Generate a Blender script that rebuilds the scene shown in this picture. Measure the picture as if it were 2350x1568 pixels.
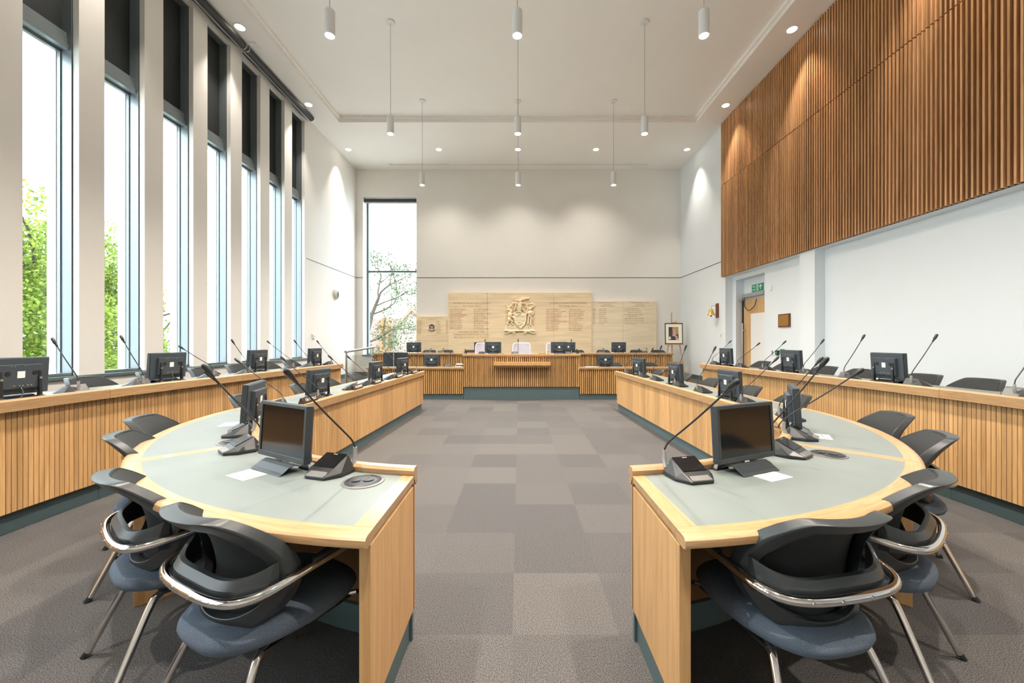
import bpy, bmesh, math, random
from mathutils import Vector, Matrix
random.seed(7)
PI = math.pi
SC = bpy.context.scene
COL = SC.collection
for o in list(bpy.data.objects):
    bpy.data.objects.remove(o)

# ------------------------------------------------------------------ camera
EYE = 1.38
cam_d = bpy.data.cameras.new('camera')
cam_d.sensor_width = 36.0
cam_d.lens = 915.0 / 2350.0 * 36.0
cam_d.shift_x = -16.0 / 2350.0
cam_d.clip_start = 0.05
cam_d.clip_end = 400
cam = bpy.data.objects.new('camera', cam_d)
cam.location = (0, 0, EYE)
cam.rotation_euler = (PI / 2, 0, 0)
COL.objects.link(cam)
SC.camera = cam

# ------------------------------------------------------------------ colour management
SC.view_settings.view_transform = 'Standard'
SC.view_settings.look = 'None'
SC.view_settings.gamma = 1.0
SC.view_settings.exposure = 1.5
SC.view_settings.use_curve_mapping = False
try:
    SC.cycles.max_bounces = 10
    SC.cycles.diffuse_bounces = 6
    SC.cycles.transparent_max_bounces = 16
    SC.cycles.sample_clamp_indirect = 6.0
    SC.cycles.caustics_reflective = False
    SC.cycles.caustics_refractive = False
except Exception:
    pass

# ------------------------------------------------------------------ world: bright overcast sky with soft clouds
SKY_STRENGTH = 4.5
wd = bpy.data.worlds.new('sky')
SC.world = wd
wd.use_nodes = True
wn, wl = wd.node_tree.nodes, wd.node_tree.links
wn.clear()
w_out = wn.new('ShaderNodeOutputWorld')
w_bg = wn.new('ShaderNodeBackground')
w_tc = wn.new('ShaderNodeTexCoord')
w_map = wn.new('ShaderNodeMapping')
w_map.inputs['Scale'].default_value = (1.2, 1.2, 3.0)
w_no = wn.new('ShaderNodeTexNoise')
w_no.inputs['Scale'].default_value = 2.2
w_no.inputs['Detail'].default_value = 5
w_cr = wn.new('ShaderNodeValToRGB')
w_cr.color_ramp.elements[0].position = 0.35
w_cr.color_ramp.elements[0].color = (0.56, 0.66, 0.74, 1)
w_cr.color_ramp.elements[1].position = 0.62
w_cr.color_ramp.elements[1].color = (0.88, 0.95, 1.0, 1)
wl.new(w_tc.outputs['Generated'], w_map.inputs['Vector'])
wl.new(w_map.outputs['Vector'], w_no.inputs['Vector'])
wl.new(w_no.outputs['Fac'], w_cr.inputs['Fac'])
w_sep = wn.new('ShaderNodeSeparateXYZ')
w_mr = wn.new('ShaderNodeMapRange')
w_mr.inputs['From Min'].default_value = 0.0
w_mr.inputs['From Max'].default_value = 0.9
w_mr.inputs['To Min'].default_value = 0.5
w_mr.inputs['To Max'].default_value = 1.35
w_mul = wn.new('ShaderNodeVectorMath')
w_mul.operation = 'SCALE'
wl.new(w_tc.outputs['Generated'], w_sep.inputs[0])
wl.new(w_sep.outputs['Z'], w_mr.inputs['Value'])
wl.new(w_cr.outputs['Color'], w_mul.inputs[0])
wl.new(w_mr.outputs['Result'], w_mul.inputs['Scale'])
wl.new(w_mul.outputs['Vector'], w_bg.inputs['Color'])
w_bg.inputs['Strength'].default_value = SKY_STRENGTH
wl.new(w_bg.outputs['Background'], w_out.inputs['Surface'])

# lamp powers (the lamps themselves are made in their builders)
P_PENDANT = 230.0
P_DOWN = 150.0
P_DOWN_WALL = 110.0
LAMP_COL = (1.0, 0.90, 0.79)

# ------------------------------------------------------------------ materials
def mat(name, col, rough=0.5, metal=0.0, spec=None, coat=0.0):
    m = bpy.data.materials.new(name)
    m.use_nodes = True
    b = m.node_tree.nodes['Principled BSDF']
    b.inputs['Base Color'].default_value = (*col, 1)
    b.inputs['Roughness'].default_value = rough
    b.inputs['Metallic'].default_value = metal
    if spec is not None:
        b.inputs['Specular IOR Level'].default_value = spec
    if coat:
        b.inputs['Coat Weight'].default_value = coat
        b.inputs['Coat Roughness'].default_value = 0.1
    return m

def noisy(m, scale, amount, stretch=(1, 1, 1), coord='Object', detail=4, bump=0.0, bscale=None, rough_amt=0.0):
    """multiply the base colour with a noise, optional bump"""
    nt = m.node_tree
    b = nt.nodes['Principled BSDF']
    col = tuple(b.inputs['Base Color'].default_value)
    tc = nt.nodes.new('ShaderNodeTexCoord')
    mp = nt.nodes.new('ShaderNodeMapping')
    mp.inputs['Scale'].default_value = stretch
    no = nt.nodes.new('ShaderNodeTexNoise')
    no.inputs['Scale'].default_value = scale
    no.inputs['Detail'].default_value = detail
    mr = nt.nodes.new('ShaderNodeMapRange')
    mr.inputs['From Min'].default_value = 0.3
    mr.inputs['From Max'].default_value = 0.7
    mr.inputs['To Min'].default_value = 1 - amount
    mr.inputs['To Max'].default_value = 1 + amount
    mx = nt.nodes.new('ShaderNodeVectorMath')
    mx.operation = 'SCALE'
    mx.inputs[0].default_value = col[:3]
    nt.links.new(tc.outputs[coord], mp.inputs['Vector'])
    nt.links.new(mp.outputs['Vector'], no.inputs['Vector'])
    nt.links.new(no.outputs['Fac'], mr.inputs['Value'])
    nt.links.new(mr.outputs['Result'], mx.inputs['Scale'])
    nt.links.new(mx.outputs['Vector'], b.inputs['Base Color'])
    if bump:
        bp = nt.nodes.new('ShaderNodeBump')
        bp.inputs['Strength'].default_value = bump
        bp.inputs['Distance'].default_value = 0.002
        n2 = no
        if bscale:
            n2 = nt.nodes.new('ShaderNodeTexNoise')
            n2.inputs['Scale'].default_value = bscale
            n2.inputs['Detail'].default_value = 3
            nt.links.new(mp.outputs['Vector'], n2.inputs['Vector'])
        nt.links.new(n2.outputs['Fac'], bp.inputs['Height'])
        nt.links.new(bp.outputs['Normal'], b.inputs['Normal'])
    return m

def wood(name, light, dark, coord, stretch, scale, rough=0.42, var=0.22, coat=0.0):
    """timber: stretched grain plus a value per board kept on the faces"""
    m = mat(name, light, rough, coat=coat)
    nt = m.node_tree
    L = nt.links
    b = nt.nodes['Principled BSDF']
    at = nt.nodes.new('ShaderNodeAttribute')
    at.attribute_name = 'board'
    if coord == 'UV':
        tc = nt.nodes.new('ShaderNodeUVMap')
        src = tc.outputs['UV']
    else:
        tc = nt.nodes.new('ShaderNodeTexCoord')
        src = tc.outputs['Object']
    add = nt.nodes.new('ShaderNodeVectorMath')
    add.operation = 'ADD'
    comb = nt.nodes.new('ShaderNodeCombineXYZ')
    mul = nt.nodes.new('ShaderNodeMath')
    mul.operation = 'MULTIPLY'
    mul.inputs[1].default_value = 37.0
    L.new(at.outputs['Fac'], mul.inputs[0])
    for k in range(3):
        L.new(mul.outputs[0], comb.inputs[k])
    L.new(src, add.inputs[0])
    L.new(comb.outputs[0], add.inputs[1])
    mp = nt.nodes.new('ShaderNodeMapping')
    mp.inputs['Scale'].default_value = stretch
    L.new(add.outputs[0], mp.inputs['Vector'])
    n1 = nt.nodes.new('ShaderNodeTexNoise')
    n1.inputs['Scale'].default_value = scale
    n1.inputs['Detail'].default_value = 6
    n1.inputs['Roughness'].default_value = 0.65
    n1.inputs['Distortion'].default_value = 0.6
    L.new(mp.outputs['Vector'], n1.inputs['Vector'])
    cr = nt.nodes.new('ShaderNodeValToRGB')
    cr.color_ramp.elements[0].position = 0.3
    cr.color_ramp.elements[0].color = (*dark, 1)
    cr.color_ramp.elements[1].position = 0.62
    cr.color_ramp.elements[1].color = (*light, 1)
    L.new(n1.outputs['Fac'], cr.inputs['Fac'])
    mr = nt.nodes.new('ShaderNodeMapRange')
    mr.inputs['To Min'].default_value = 1 - var
    mr.inputs['To Max'].default_value = 1 + var
    L.new(at.outputs['Fac'], mr.inputs['Value'])
    sc = nt.nodes.new('ShaderNodeVectorMath')
    sc.operation = 'SCALE'
    L.new(cr.outputs['Color'], sc.inputs[0])
    L.new(mr.outputs['Result'], sc.inputs['Scale'])
    L.new(sc.outputs['Vector'], b.inputs['Base Color'])
    bp = nt.nodes.new('ShaderNodeBump')
    bp.inputs['Strength'].default_value = 0.12
    bp.inputs['Distance'].default_value = 0.001
    L.new(n1.outputs['Fac'], bp.inputs['Height'])
    L.new(bp.outputs['Normal'], b.inputs['Normal'])
    return m

M = {}
M['wall'] = noisy(mat('painted_plaster', (0.80, 0.785, 0.745), 0.6), 1.5, 0.012)
M['wall_daylight_tint'] = noisy(mat('daylight_tinted_plaster', (0.79, 0.845, 0.88), 0.55), 1.2, 0.01)  # cool daylight on the right wall is put into the plaster colour
M['ceiling'] = noisy(mat('ceiling_paint', (0.89, 0.865, 0.825), 0.7), 1.0, 0.012)
M['reveal'] = mat('exterior_white', (0.85, 0.86, 0.86), 0.5)
M['frame'] = mat('window_frame_paint', (0.22, 0.26, 0.275), 0.30, 0.4)
M['frame_dark'] = mat('spandrel_paint', (0.022, 0.026, 0.028), 0.5, 0.1)
M['gasket'] = mat('gasket', (0.02, 0.025, 0.03), 0.5)
M['sill'] = mat('sill_paint', (0.10, 0.15, 0.145), 0.4)
M['plinth'] = noisy(mat('plinth_laminate', (0.085, 0.13, 0.14), 0.45), 6, 0.04)
M['leather'] = noisy(mat('desk_leather', (0.160, 0.186, 0.178), 0.42, spec=0.45), 5, 0.05, bump=0.15, bscale=420)
M['oak'] = wood('oak_upright', (0.61, 0.37, 0.165), (0.46, 0.255, 0.10), 'Object', (1, 1, 0.06), 34, var=0.14)
M['oak_uv'] = wood('oak_lengthwise', (0.45, 0.28, 0.14), (0.31, 0.18, 0.08), 'UV', (0.7, 10, 1), 9, rough=0.33, var=0.05, coat=0.15)
M['batten'] = wood('oak_batten', (0.66, 0.40, 0.17), (0.45, 0.24, 0.08), 'Object', (1, 1, 0.06), 34, var=0.2)
M['slat'] = wood('red_cedar_slat', (0.62, 0.34, 0.155), (0.42, 0.195, 0.075), 'Object', (1, 1, 0.05), 30, var=0.22)
M['slat_back'] = mat('slat_backing', (0.035, 0.013, 0.006), 0.8)
M['gap'] = mat('groove_backing', (0.14, 0.065, 0.02), 0.8)
M['easel'] = wood('beech', (0.62, 0.36, 0.18), (0.50, 0.27, 0.12), 'Object', (1, 1, 0.1), 20)
M['plastic'] = mat('black_plastic', (0.016, 0.018, 0.020), 0.34)
M['shell'] = noisy(mat('chair_shell_plastic', (0.028, 0.033, 0.035), 0.33), 300, 0.03)
M['mesh_fabric'] = noisy(mat('black_mesh_fabric', (0.014, 0.017, 0.018), 0.8), 260, 0.35, bump=0.3)
M['seat'] = noisy(mat('blue_grey_fabric', (0.105, 0.135, 0.18), 0.9), 420, 0.35, bump=0.4)
M['chrome'] = mat('chrome', (0.72, 0.70, 0.68), 0.07, 1.0)
M['steel'] = mat('brushed_steel', (0.55, 0.56, 0.57), 0.3, 1.0)
M['mic_body'] = mat('mic_body', (0.024, 0.026, 0.027), 0.28)
M['mic_face'] = mat('mic_front', (0.05, 0.045, 0.04), 0.35, 0.3)
M['silver'] = mat('silver_plastic', (0.42, 0.43, 0.44), 0.3, 0.6)
M['lip'] = mat('unit_front_lip', (0.20, 0.19, 0.18), 0.35, 0.5)
M['screen'] = mat('screen_glass', (0.004, 0.004, 0.005), 0.12, spec=0.6)
M['bezel'] = mat('monitor_bezel', (0.030, 0.038, 0.043), 0.4)
M['mon_back'] = noisy(mat('monitor_back', (0.05, 0.066, 0.080), 0.42), 300, 0.03)
M['white'] = mat('white_plastic', (0.82, 0.83, 0.82), 0.4)
M['paper'] = mat('paper', (0.86, 0.85, 0.84), 0.7)
M['ink'] = mat('ink', (0.03, 0.03, 0.04), 0.7)
M['stone'] = noisy(mat('sandstone', (0.80, 0.65, 0.43), 0.75), 3.0, 0.10, (0.5, 1, 4.0), bump=0.1, bscale=60)
M['stone_pale'] = noisy(mat('pale_sandstone', (0.80, 0.69, 0.50), 0.75), 3.0, 0.08, (0.5, 1, 4.0))
M['carving'] = noisy(mat('carved_stone', (0.87, 0.73, 0.50), 0.7), 6.0, 0.05)
M['letter'] = mat('cut_letter', (0.36, 0.22, 0.10), 0.8)
M['letter_red'] = mat('red_letter', (0.33, 0.10, 0.045), 0.8)
M['brass'] = mat('brass', (0.80, 0.55, 0.18), 0.18, 1.0)
M['dark_wood'] = wood('mahogany', (0.20, 0.055, 0.025), (0.12, 0.03, 0.012), 'Object', (1, 1, 0.1), 25)
M['bronze'] = noisy(mat('bronze_plaque', (0.42, 0.24, 0.07), 0.4, 0.6), 40, 0.15)
M['green'] = mat('sign_green', (0.0, 0.33, 0.17), 0.5)
M['lilac'] = noisy(mat('lilac_fabric', (0.50, 0.48, 0.55), 0.85), 200, 0.06)
M['lilac_trim'] = mat('pale_trim', (0.75, 0.74, 0.76), 0.4)
M['nameplate'] = mat('dark_nameplate', (0.035, 0.022, 0.015), 0.35)
M['cream'] = mat('cream_letter', (0.85, 0.80, 0.66), 0.5)
M['lamp_shell'] = mat('lamp_white_paint', (0.76, 0.76, 0.75), 0.4)
M['cable'] = mat('lamp_cable', (0.35, 0.34, 0.33), 0.5)
M['blind'] = mat('blind_fabric', (0.035, 0.037, 0.038), 0.6)
M['red'] = mat('red_plastic', (0.6, 0.02, 0.02), 0.4)
M['blue'] = mat('blue_paint', (0.03, 0.06, 0.20), 0.5)
M['bark'] = noisy(mat('bark', (0.05, 0.038, 0.028), 0.9), 8, 0.3)
M['grass'] = noisy(mat('grass', (0.10, 0.17, 0.04), 0.9), 2, 0.3)
M['bounce_ground'] = noisy(mat('pale_bounce_ground', (0.46, 0.44, 0.41), 0.9), 2, 0.1)  # unseen ground, made pale to bounce daylight up onto the ceiling
M['brick'] = noisy(mat('orange_brick', (0.24, 0.105, 0.045), 0.85), 10, 0.2)
M['roof'] = noisy(mat('clay_roof', (0.13, 0.075, 0.06), 0.85), 6, 0.3)
M['coping'] = mat('stone_coping', (0.17, 0.13, 0.085), 0.8)
M['art_dark'] = noisy(mat('picture_dark', (0.06, 0.05, 0.045), 0.5), 30, 0.5)
M['art_rose'] = noisy(mat('picture_rose', (0.62, 0.33, 0.30), 0.5), 40, 0.4)
M['art_gold'] = noisy(mat('picture_gold', (0.45, 0.30, 0.12), 0.5), 40, 0.5)
M['board_cream'] = mat('mount_board', (0.83, 0.79, 0.66), 0.6)
M['door_oak'] = wood('door_oak', (0.66, 0.42, 0.20), (0.52, 0.31, 0.13), 'Object', (1, 1, 0.08), 20)

def flint():
    m = mat('flint_wall', (0.7, 0.66, 0.58), 0.8)
    nt = m.node_tree
    b = nt.nodes['Principled BSDF']
    tc = nt.nodes.new('ShaderNodeTexCoord')
    vo = nt.nodes.new('ShaderNodeTexVoronoi')
    vo.inputs['Scale'].default_value = 7.5
    cr = nt.nodes.new('ShaderNodeValToRGB')
    cr.color_ramp.elements[0].position = 0.30
    cr.color_ramp.elements[0].color = (0.03, 0.026, 0.02, 1)
    cr.color_ramp.elements[1].position = 0.46
    cr.color_ramp.elements[1].color = (0.20, 0.17, 0.135, 1)
    nt.links.new(tc.outputs['Object'], vo.inputs['Vector'])
    nt.links.new(vo.outputs['Distance'], cr.inputs['Fac'])
    nt.links.new(cr.outputs['Color'], b.inputs['Base Color'])
    return m
M['flint'] = flint()

def leaf(name, c1, c2):
    m = bpy.data.materials.new(name)
    m.use_nodes = True
    nt = m.node_tree
    nt.nodes.clear()
    out = nt.nodes.new('ShaderNodeOutputMaterial')
    at = nt.nodes.new('ShaderNodeAttribute')
    at.attribute_name = 'board'
    mx = nt.nodes.new('ShaderNodeMix')
    mx.data_type = 'RGBA'
    mx.inputs[6].default_value = (*c1, 1)
    mx.inputs[7].default_value = (*c2, 1)
    d = nt.nodes.new('ShaderNodeBsdfDiffuse')
    t = nt.nodes.new('ShaderNodeBsdfTranslucent')
    ms = nt.nodes.new('ShaderNodeMixShader')
    ms.inputs[0].default_value = 0.5
    L = nt.links
    L.new(at.outputs['Fac'], mx.inputs[0])
    L.new(mx.outputs[2], d.inputs['Color'])
    L.new(mx.outputs[2], t.inputs['Color'])
    L.new(d.outputs[0], ms.inputs[1])
    L.new(t.outputs[0], ms.inputs[2])
    L.new(ms.outputs[0], out.inputs['Surface'])
    return m
M['leaf'] = leaf('plane_tree_leaf', (0.06, 0.12, 0.016), (0.28, 0.35, 0.07))
M['leaf_dull'] = leaf('small_leaf', (0.035, 0.06, 0.02), (0.12, 0.15, 0.08))

def glass():
    m = bpy.data.materials.new('window_glass')
    m.use_nodes = True
    nt = m.node_tree
    nt.nodes.clear()
    out = nt.nodes.new('ShaderNodeOutputMaterial')
    tr = nt.nodes.new('ShaderNodeBsdfTransparent')
    tr.inputs['Color'].default_value = (0.955, 0.97, 0.965, 1)
    gl = nt.nodes.new('ShaderNodeBsdfGlossy')
    gl.inputs['Roughness'].default_value = 0.02
    lw = nt.nodes.new('ShaderNodeLayerWeight')
    pw = nt.nodes.new('ShaderNodeMath')
    pw.operation = 'POWER'
    pw.inputs[1].default_value = 5.0
    fr = nt.nodes.new('ShaderNodeMath')
    fr.operation = 'MULTIPLY_ADD'
    fr.inputs[1].default_value = 0.5
    fr.inputs[2].default_value = 0.03
    mx = nt.nodes.new('ShaderNodeMixShader')
    nt.links.new(lw.outputs['Facing'], pw.inputs[0])
    nt.links.new(pw.outputs[0], fr.inputs[0])
    nt.links.new(fr.outputs[0], mx.inputs[0])
    nt.links.new(tr.outputs[0], mx.inputs[1])
    nt.links.new(gl.outputs[0], mx.inputs[2])
    nt.links.new(mx.outputs[0], out.inputs['Surface'])
    return m
M['glass'] = glass()

def emis(name, col, s):
    m = bpy.data.materials.new(name)
    m.use_nodes = True
    nt = m.node_tree
    nt.nodes.clear()
    out = nt.nodes.new('ShaderNodeOutputMaterial')
    e = nt.nodes.new('ShaderNodeEmission')
    e.inputs['Color'].default_value = (*col, 1)
    e.inputs['Strength'].default_value = s
    nt.links.new(e.outputs[0], out.inputs['Surface'])
    return m
M['glow'] = emis('lamp_glow', (1.0, 0.88, 0.74), 6.0)

def carpet():
    m = mat('carpet_tiles', (0.1, 0.09, 0.085), 0.95, spec=0.15)
    nt = m.node_tree
    L = nt.links
    b = nt.nodes['Principled BSDF']
    tc = nt.nodes.new('ShaderNodeTexCoord')
    mp = nt.nodes.new('ShaderNodeMapping')
    mp.inputs['Location'].default_value = (0.06, 0.25, 0)
    mp.inputs['Scale'].default_value = (2, 2, 1)
    fl = nt.nodes.new('ShaderNodeVectorMath')
    fl.operation = 'FLOOR'
    wn_ = nt.nodes.new('ShaderNodeTexWhiteNoise')
    wn_.noise_dimensions = '2D'
    L.new(tc.outputs['Object'], mp.inputs['Vector'])
    L.new(mp.outputs['Vector'], fl.inputs[0])
    L.new(fl.outputs['Vector'], wn_.inputs['Vector'])
    tile = nt.nodes.new('ShaderNodeValToRGB')
    tile.color_ramp.interpolation = 'LINEAR'
    tile.color_ramp.elements[0].color = (0.070, 0.068, 0.069, 1)
    tile.color_ramp.elements[1].color = (0.094, 0.089, 0.086, 1)
    L.new(wn_.outputs['Value'], tile.inputs['Fac'])
    n1 = nt.nodes.new('ShaderNodeTexNoise')
    n1.inputs['Scale'].default_value = 210
    n1.inputs['Detail'].default_value = 4
    n1.inputs['Roughness'].default_value = 0.8
    L.new(tc.outputs['Object'], n1.inputs['Vector'])
    mr = nt.nodes.new('ShaderNodeMapRange')
    mr.inputs['From Min'].default_value = 0.36
    mr.inputs['From Max'].default_value = 0.64
    mr.inputs['To Min'].default_value = 0.05
    mr.inputs['To Max'].default_value = 2.15
    L.new(n1.outputs['Fac'], mr.inputs['Value'])
    sc = nt.nodes.new('ShaderNodeVectorMath')
    sc.operation = 'SCALE'
    L.new(tile.outputs['Color'], sc.inputs[0])
    L.new(mr.outputs['Result'], sc.inputs['Scale'])
    L.new(sc.outputs['Vector'], b.inputs['Base Color'])
    bp = nt.nodes.new('ShaderNodeBump')
    bp.inputs['Strength'].default_value = 0.5
    bp.inputs['Distance'].default_value = 0.003
    L.new(n1.outputs['Fac'], bp.inputs['Height'])
    L.new(bp.outputs['Normal'], b.inputs['Normal'])
    return m
M['carpet'] = carpet()

# ------------------------------------------------------------------ mesh helpers
class MB:
    def __init__(s):
        s.v, s.f, s.b, s.uv = [], [], [], []
    def add(s, verts, faces, board=None, uvs=None, mtx=None):
        n = len(s.v)
        if mtx is not None:
            verts = [mtx @ Vector(p) for p in verts]
        s.v += [tuple(p) for p in verts]
        if board is None:
            board = 0.5
        for k, f in enumerate(faces):
            s.f.append(tuple(i + n for i in f))
            s.b.append(board)
            s.uv.append(uvs[k] if uvs else None)
        return s
    def box(s, x0, x1, y0, y1, z0, z1, board=None, mtx=None):
        v = [(x0, y0, z0), (x1, y0, z0), (x1, y1, z0), (x0, y1, z0), (x0, y0, z1), (x1, y0, z1), (x1, y1, z1), (x0, y1, z1)]
        f = [(0, 3, 2, 1), (4, 5, 6, 7), (0, 1, 5, 4), (1, 2, 6, 5), (2, 3, 7, 6), (3, 0, 4, 7)]
        return s.add(v, f, board, None, mtx)
    def prism(s, poly, h0, h1, axis='z', board=None, mtx=None):
        """poly: ccw 2D points; axis z: (x,y) up z; axis y: (x,z) along y; axis x: (y,z) along x"""
        n = len(poly)
        def P(a, b, h):
            return (a, b, h) if axis == 'z' else ((a, h, b) if axis == 'y' else (h, a, b))
        v = [P(a, b, h0) for a, b in poly] + [P(a, b, h1) for a, b in poly]
        f = [tuple(range(n - 1, -1, -1)), tuple(range(n, 2 * n))]
        f += [(i, (i + 1) % n, n + (i + 1) % n, n + i) for i in range(n)]
        return s.add(v, f, board, None, mtx)
    def tube(s, pts, r, seg=8, closed=False, mtx=None, caps=True):
        pts = [Vector(p) for p in pts]
        n = len(pts)
        rs = r if isinstance(r, (list, tuple)) else [r] * n
        rings = []
        up = None
        for i, p in enumerate(pts):
            if closed:
                t = pts[(i + 1) % n] - pts[i - 1]
            else:
                t = pts[min(i + 1, n - 1)] - pts[max(i - 1, 0)]
            t.normalize()
            if up is None:
                up = Vector((0, 0, 1)) if abs(t.z) < 0.9 else Vector((1, 0, 0))
            a = t.cross(up)
            if a.length < 1e-6:
                a = t.orthogonal()
            a.normalize()
            b_ = a.cross(t).normalized()
            up = b_
            rings.append([p + (a * math.cos(q) + b_ * math.sin(q)) * rs[i] for q in [2 * PI * k / seg for k in range(seg)]])
        v = [q for ring in rings for q in ring]
        f = []
        m = n if closed else n - 1
        for i in range(m):
            j = (i + 1) % n
            for k in range(seg):
                k2 = (k + 1) % seg
                f.append((i * seg + k, j * seg + k, j * seg + k2, i * seg + k2))
        if not closed and caps:
            f.append(tuple(range(seg)))
            f.append(tuple((n - 1) * seg + k for k in range(seg - 1, -1, -1)))
        return s.add(v, f, None, None, mtx)
    def lathe(s, prof, seg=20, c=(0, 0, 0), mtx=None):
        """prof: list of (r,z) bottom to top"""
        v, f = [], []
        for r, z in prof:
            for k in range(seg):
                a = 2 * PI * k / seg
                v.append((c[0] + r * math.cos(a), c[1] + r * math.sin(a), c[2] + z))
        for i in range(len(prof) - 1):
            for k in range(seg):
                k2 = (k + 1) % seg
                f.append((i * seg + k, i * seg + k2, (i + 1) * seg + k2, (i + 1) * seg + k))
        f.append(tuple(range(seg - 1, -1, -1)))
        m = (len(prof) - 1) * seg
        f.append(tuple(m + k for k in range(seg)))
        return s.add(v, f, None, None, mtx)
    def ell(s, c, r, seg=12, rings=8, mtx=None):
        v, f = [], []
        for i in range(rings + 1):
            th = PI * i / rings
            for k in range(seg):
                a = 2 * PI * k / seg
                v.append((c[0] + r[0] * math.sin(th) * math.cos(a), c[1] + r[1] * math.sin(th) * math.sin(a), c[2] - r[2] * math.cos(th)))
        for i in range(rings):
            for k in range(seg):
                k2 = (k + 1) % seg
                f.append((i * seg + k, i * seg + k2, (i + 1) * seg + k2, (i + 1) * seg + k))
        return s.add(v, f, None, None, mtx)
    def hull(s, pts, mtx=None):
        bm = bmesh.new()
        for p in pts:
            bm.verts.new(p)
        bmesh.ops.convex_hull(bm, input=bm.verts)
        bm.verts.ensure_lookup_table()
        loose = [v for v in bm.verts if not v.link_faces]
        bmesh.ops.delete(bm, geom=loose, context='VERTS')
        bmesh.ops.dissolve_limit(bm, angle_limit=0.02, verts=bm.verts, edges=bm.edges)
        bm.verts.index_update()
        v = [tuple(q.co) for q in bm.verts]
        f = [tuple(q.index for q in fc.verts) for fc in bm.faces]
        bm.free()
        return s.add(v, f, None, None, mtx)
    def build(s, name, material, parent=None, bevel=0.0, smooth=False, loc=None, rot=None, angle=0.6, seg=2):
        me = bpy.data.meshes.new(name)
        me.from_pydata(s.v, [], s.f)
        me.update()
        at = me.attributes.new('board', 'FLOAT', 'FACE')
        at.data.foreach_set('value', s.b)
        if any(u is not None for u in s.uv):
            ul = me.uv_layers.new(name='UVMap')
            for poly, u in zip(me.polygons, s.uv):
                if u is None:
                    continue
                for li, q in zip(poly.loop_indices, u):
                    ul.data[li].uv = q
        bm = bmesh.new()
        bm.from_mesh(me)
        bmesh.ops.recalc_face_normals(bm, faces=bm.faces)
        bm.to_mesh(me)
        bm.free()
        me.materials.append(material)
        o = bpy.data.objects.new(name, me)
        COL.objects.link(o)
        if parent is not None:
            o.parent = parent
        if loc is not None:
            o.location = loc
        if rot is not None:
            o.rotation_euler = rot
        if bevel:
            md = o.modifiers.new('bevel', 'BEVEL')
            md.width = bevel
            md.segments = seg
            md.limit_method = 'ANGLE'
            md.angle_limit = 0.5
        if smooth:
            for p in me.polygons:
                p.use_smooth = True
            me.set_sharp_from_angle(angle=angle)
        elif bevel:
            pass
        return o

def tag(o, label=None, cat=None, group=None, kind=None):
    if label: o['label'] = label
    if cat: o['category'] = cat
    if group: o['group'] = group
    if kind: o['kind'] = kind
    return o

def empty(name, loc=(0, 0, 0), rz=0.0):
    o = bpy.data.objects.new(name, None)
    o.empty_display_size = 0.1
    o.location = loc
    o.rotation_euler = (0, 0, rz)
    COL.objects.link(o)
    return o

def copy_tree(o, parent=None):
    c = o.copy()
    COL.objects.link(c)
    if parent is not None:
        c.parent = parent
    for ch in KIDS.get(o.name, []):
        copy_tree2(ch, c)
    return c
KIDS = {}
def copy_tree2(o, parent):
    c = o.copy()
    COL.objects.link(c)
    c.parent = parent
    for ch in [x for x in o.children]:
        copy_tree2(ch, c)
    return c
def dup(root, loc, rz, label=None, group=None):
    r = root.copy()
    COL.objects.link(r)
    r.location = loc
    r.rotation_euler = (0, 0, rz)
    if label: r['label'] = label
    if group: r['group'] = group
    for ch in list(root.children):
        copy_tree2(ch, r)
    return r

def struct(mb, name, m, **k):
    o = mb.build(name, m, **k)
    o['kind'] = 'structure'
    return o

def text_mesh(txt, size, extrude=0.001, align='CENTER', spacing=1.0, line=1.0):
    cu = bpy.data.curves.new('lettering', 'FONT')
    cu.body = txt
    cu.size = size
    cu.extrude = extrude
    cu.align_x = align
    cu.align_y = 'TOP'
    cu.space_character = spacing
    cu.space_line = line
    cu.resolution_u = 2
    ob = bpy.data.objects.new('lettering', cu)
    COL.objects.link(ob)
    dg = bpy.context.evaluated_depsgraph_get()
    me = bpy.data.meshes.new_from_object(ob.evaluated_get(dg))
    v = [tuple(q.co) for q in me.vertices]
    f = [tuple(p.vertices) for p in me.polygons]
    bpy.data.objects.remove(ob)
    bpy.data.curves.remove(cu)
    bpy.data.meshes.remove(me)
    return v, f
# text lies in local XY; turned upright so it reads from -Y
UPRIGHT = Matrix.Rotation(PI / 2, 4, 'X')
def put_text(mb, txt, size, mtx, **k):
    v, f = text_mesh(txt, size, **k)
    mb.add(v, f, None, None, mtx)

def lerp(a, b, t): return a + (b - a) * t
def rot_to(dx, dy):
    """angle that turns local +Y onto (dx,dy)"""
    return math.atan2(-dx, dy)

ORD = ['first', 'second', 'third', 'fourth', 'fifth', 'sixth', 'seventh', 'eighth', 'ninth', 'tenth', 'eleventh', 'twelfth']

# ------------------------------------------------------------------ room shell
XL, XR, YB, YN = -5.15, 5.11, 12.6, -3.0
ZC, ZU = 6.82, 6.95
struct(MB().box(XL - 0.4, XR + 0.5, YN, YB + 0.4, -0.2, 0), 'floor', M['carpet'])

# raised floors behind the outer benches and the dais
def slab(poly, z0, z1): return MB().prism(poly, z0, z1)

# windows in the left wall
WN0, WP, WW = 4.137, 0.8185, 0.53
WZ0, WZ1 = 0.985, 6.68
ks = list(range(-8, 7))
wl_ = MB()
wl_.box(XL - 0.34, XL, YN, YB + 0.3, -0.2, WZ0)
wl_.box(XL - 0.34, XL, YN, YB + 0.3, WZ1, ZU + 0.1)
prev = YN
for k in ks:
    y0 = WN0 + WP * k
    wl_.box(XL - 0.34, XL, prev, y0, WZ0, WZ1)
    prev = y0 + WW
wl_.box(XL - 0.34, XL, prev, YB + 0.3, WZ0, WZ1)
struct(wl_, 'wall_left', M['wall'])

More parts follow.
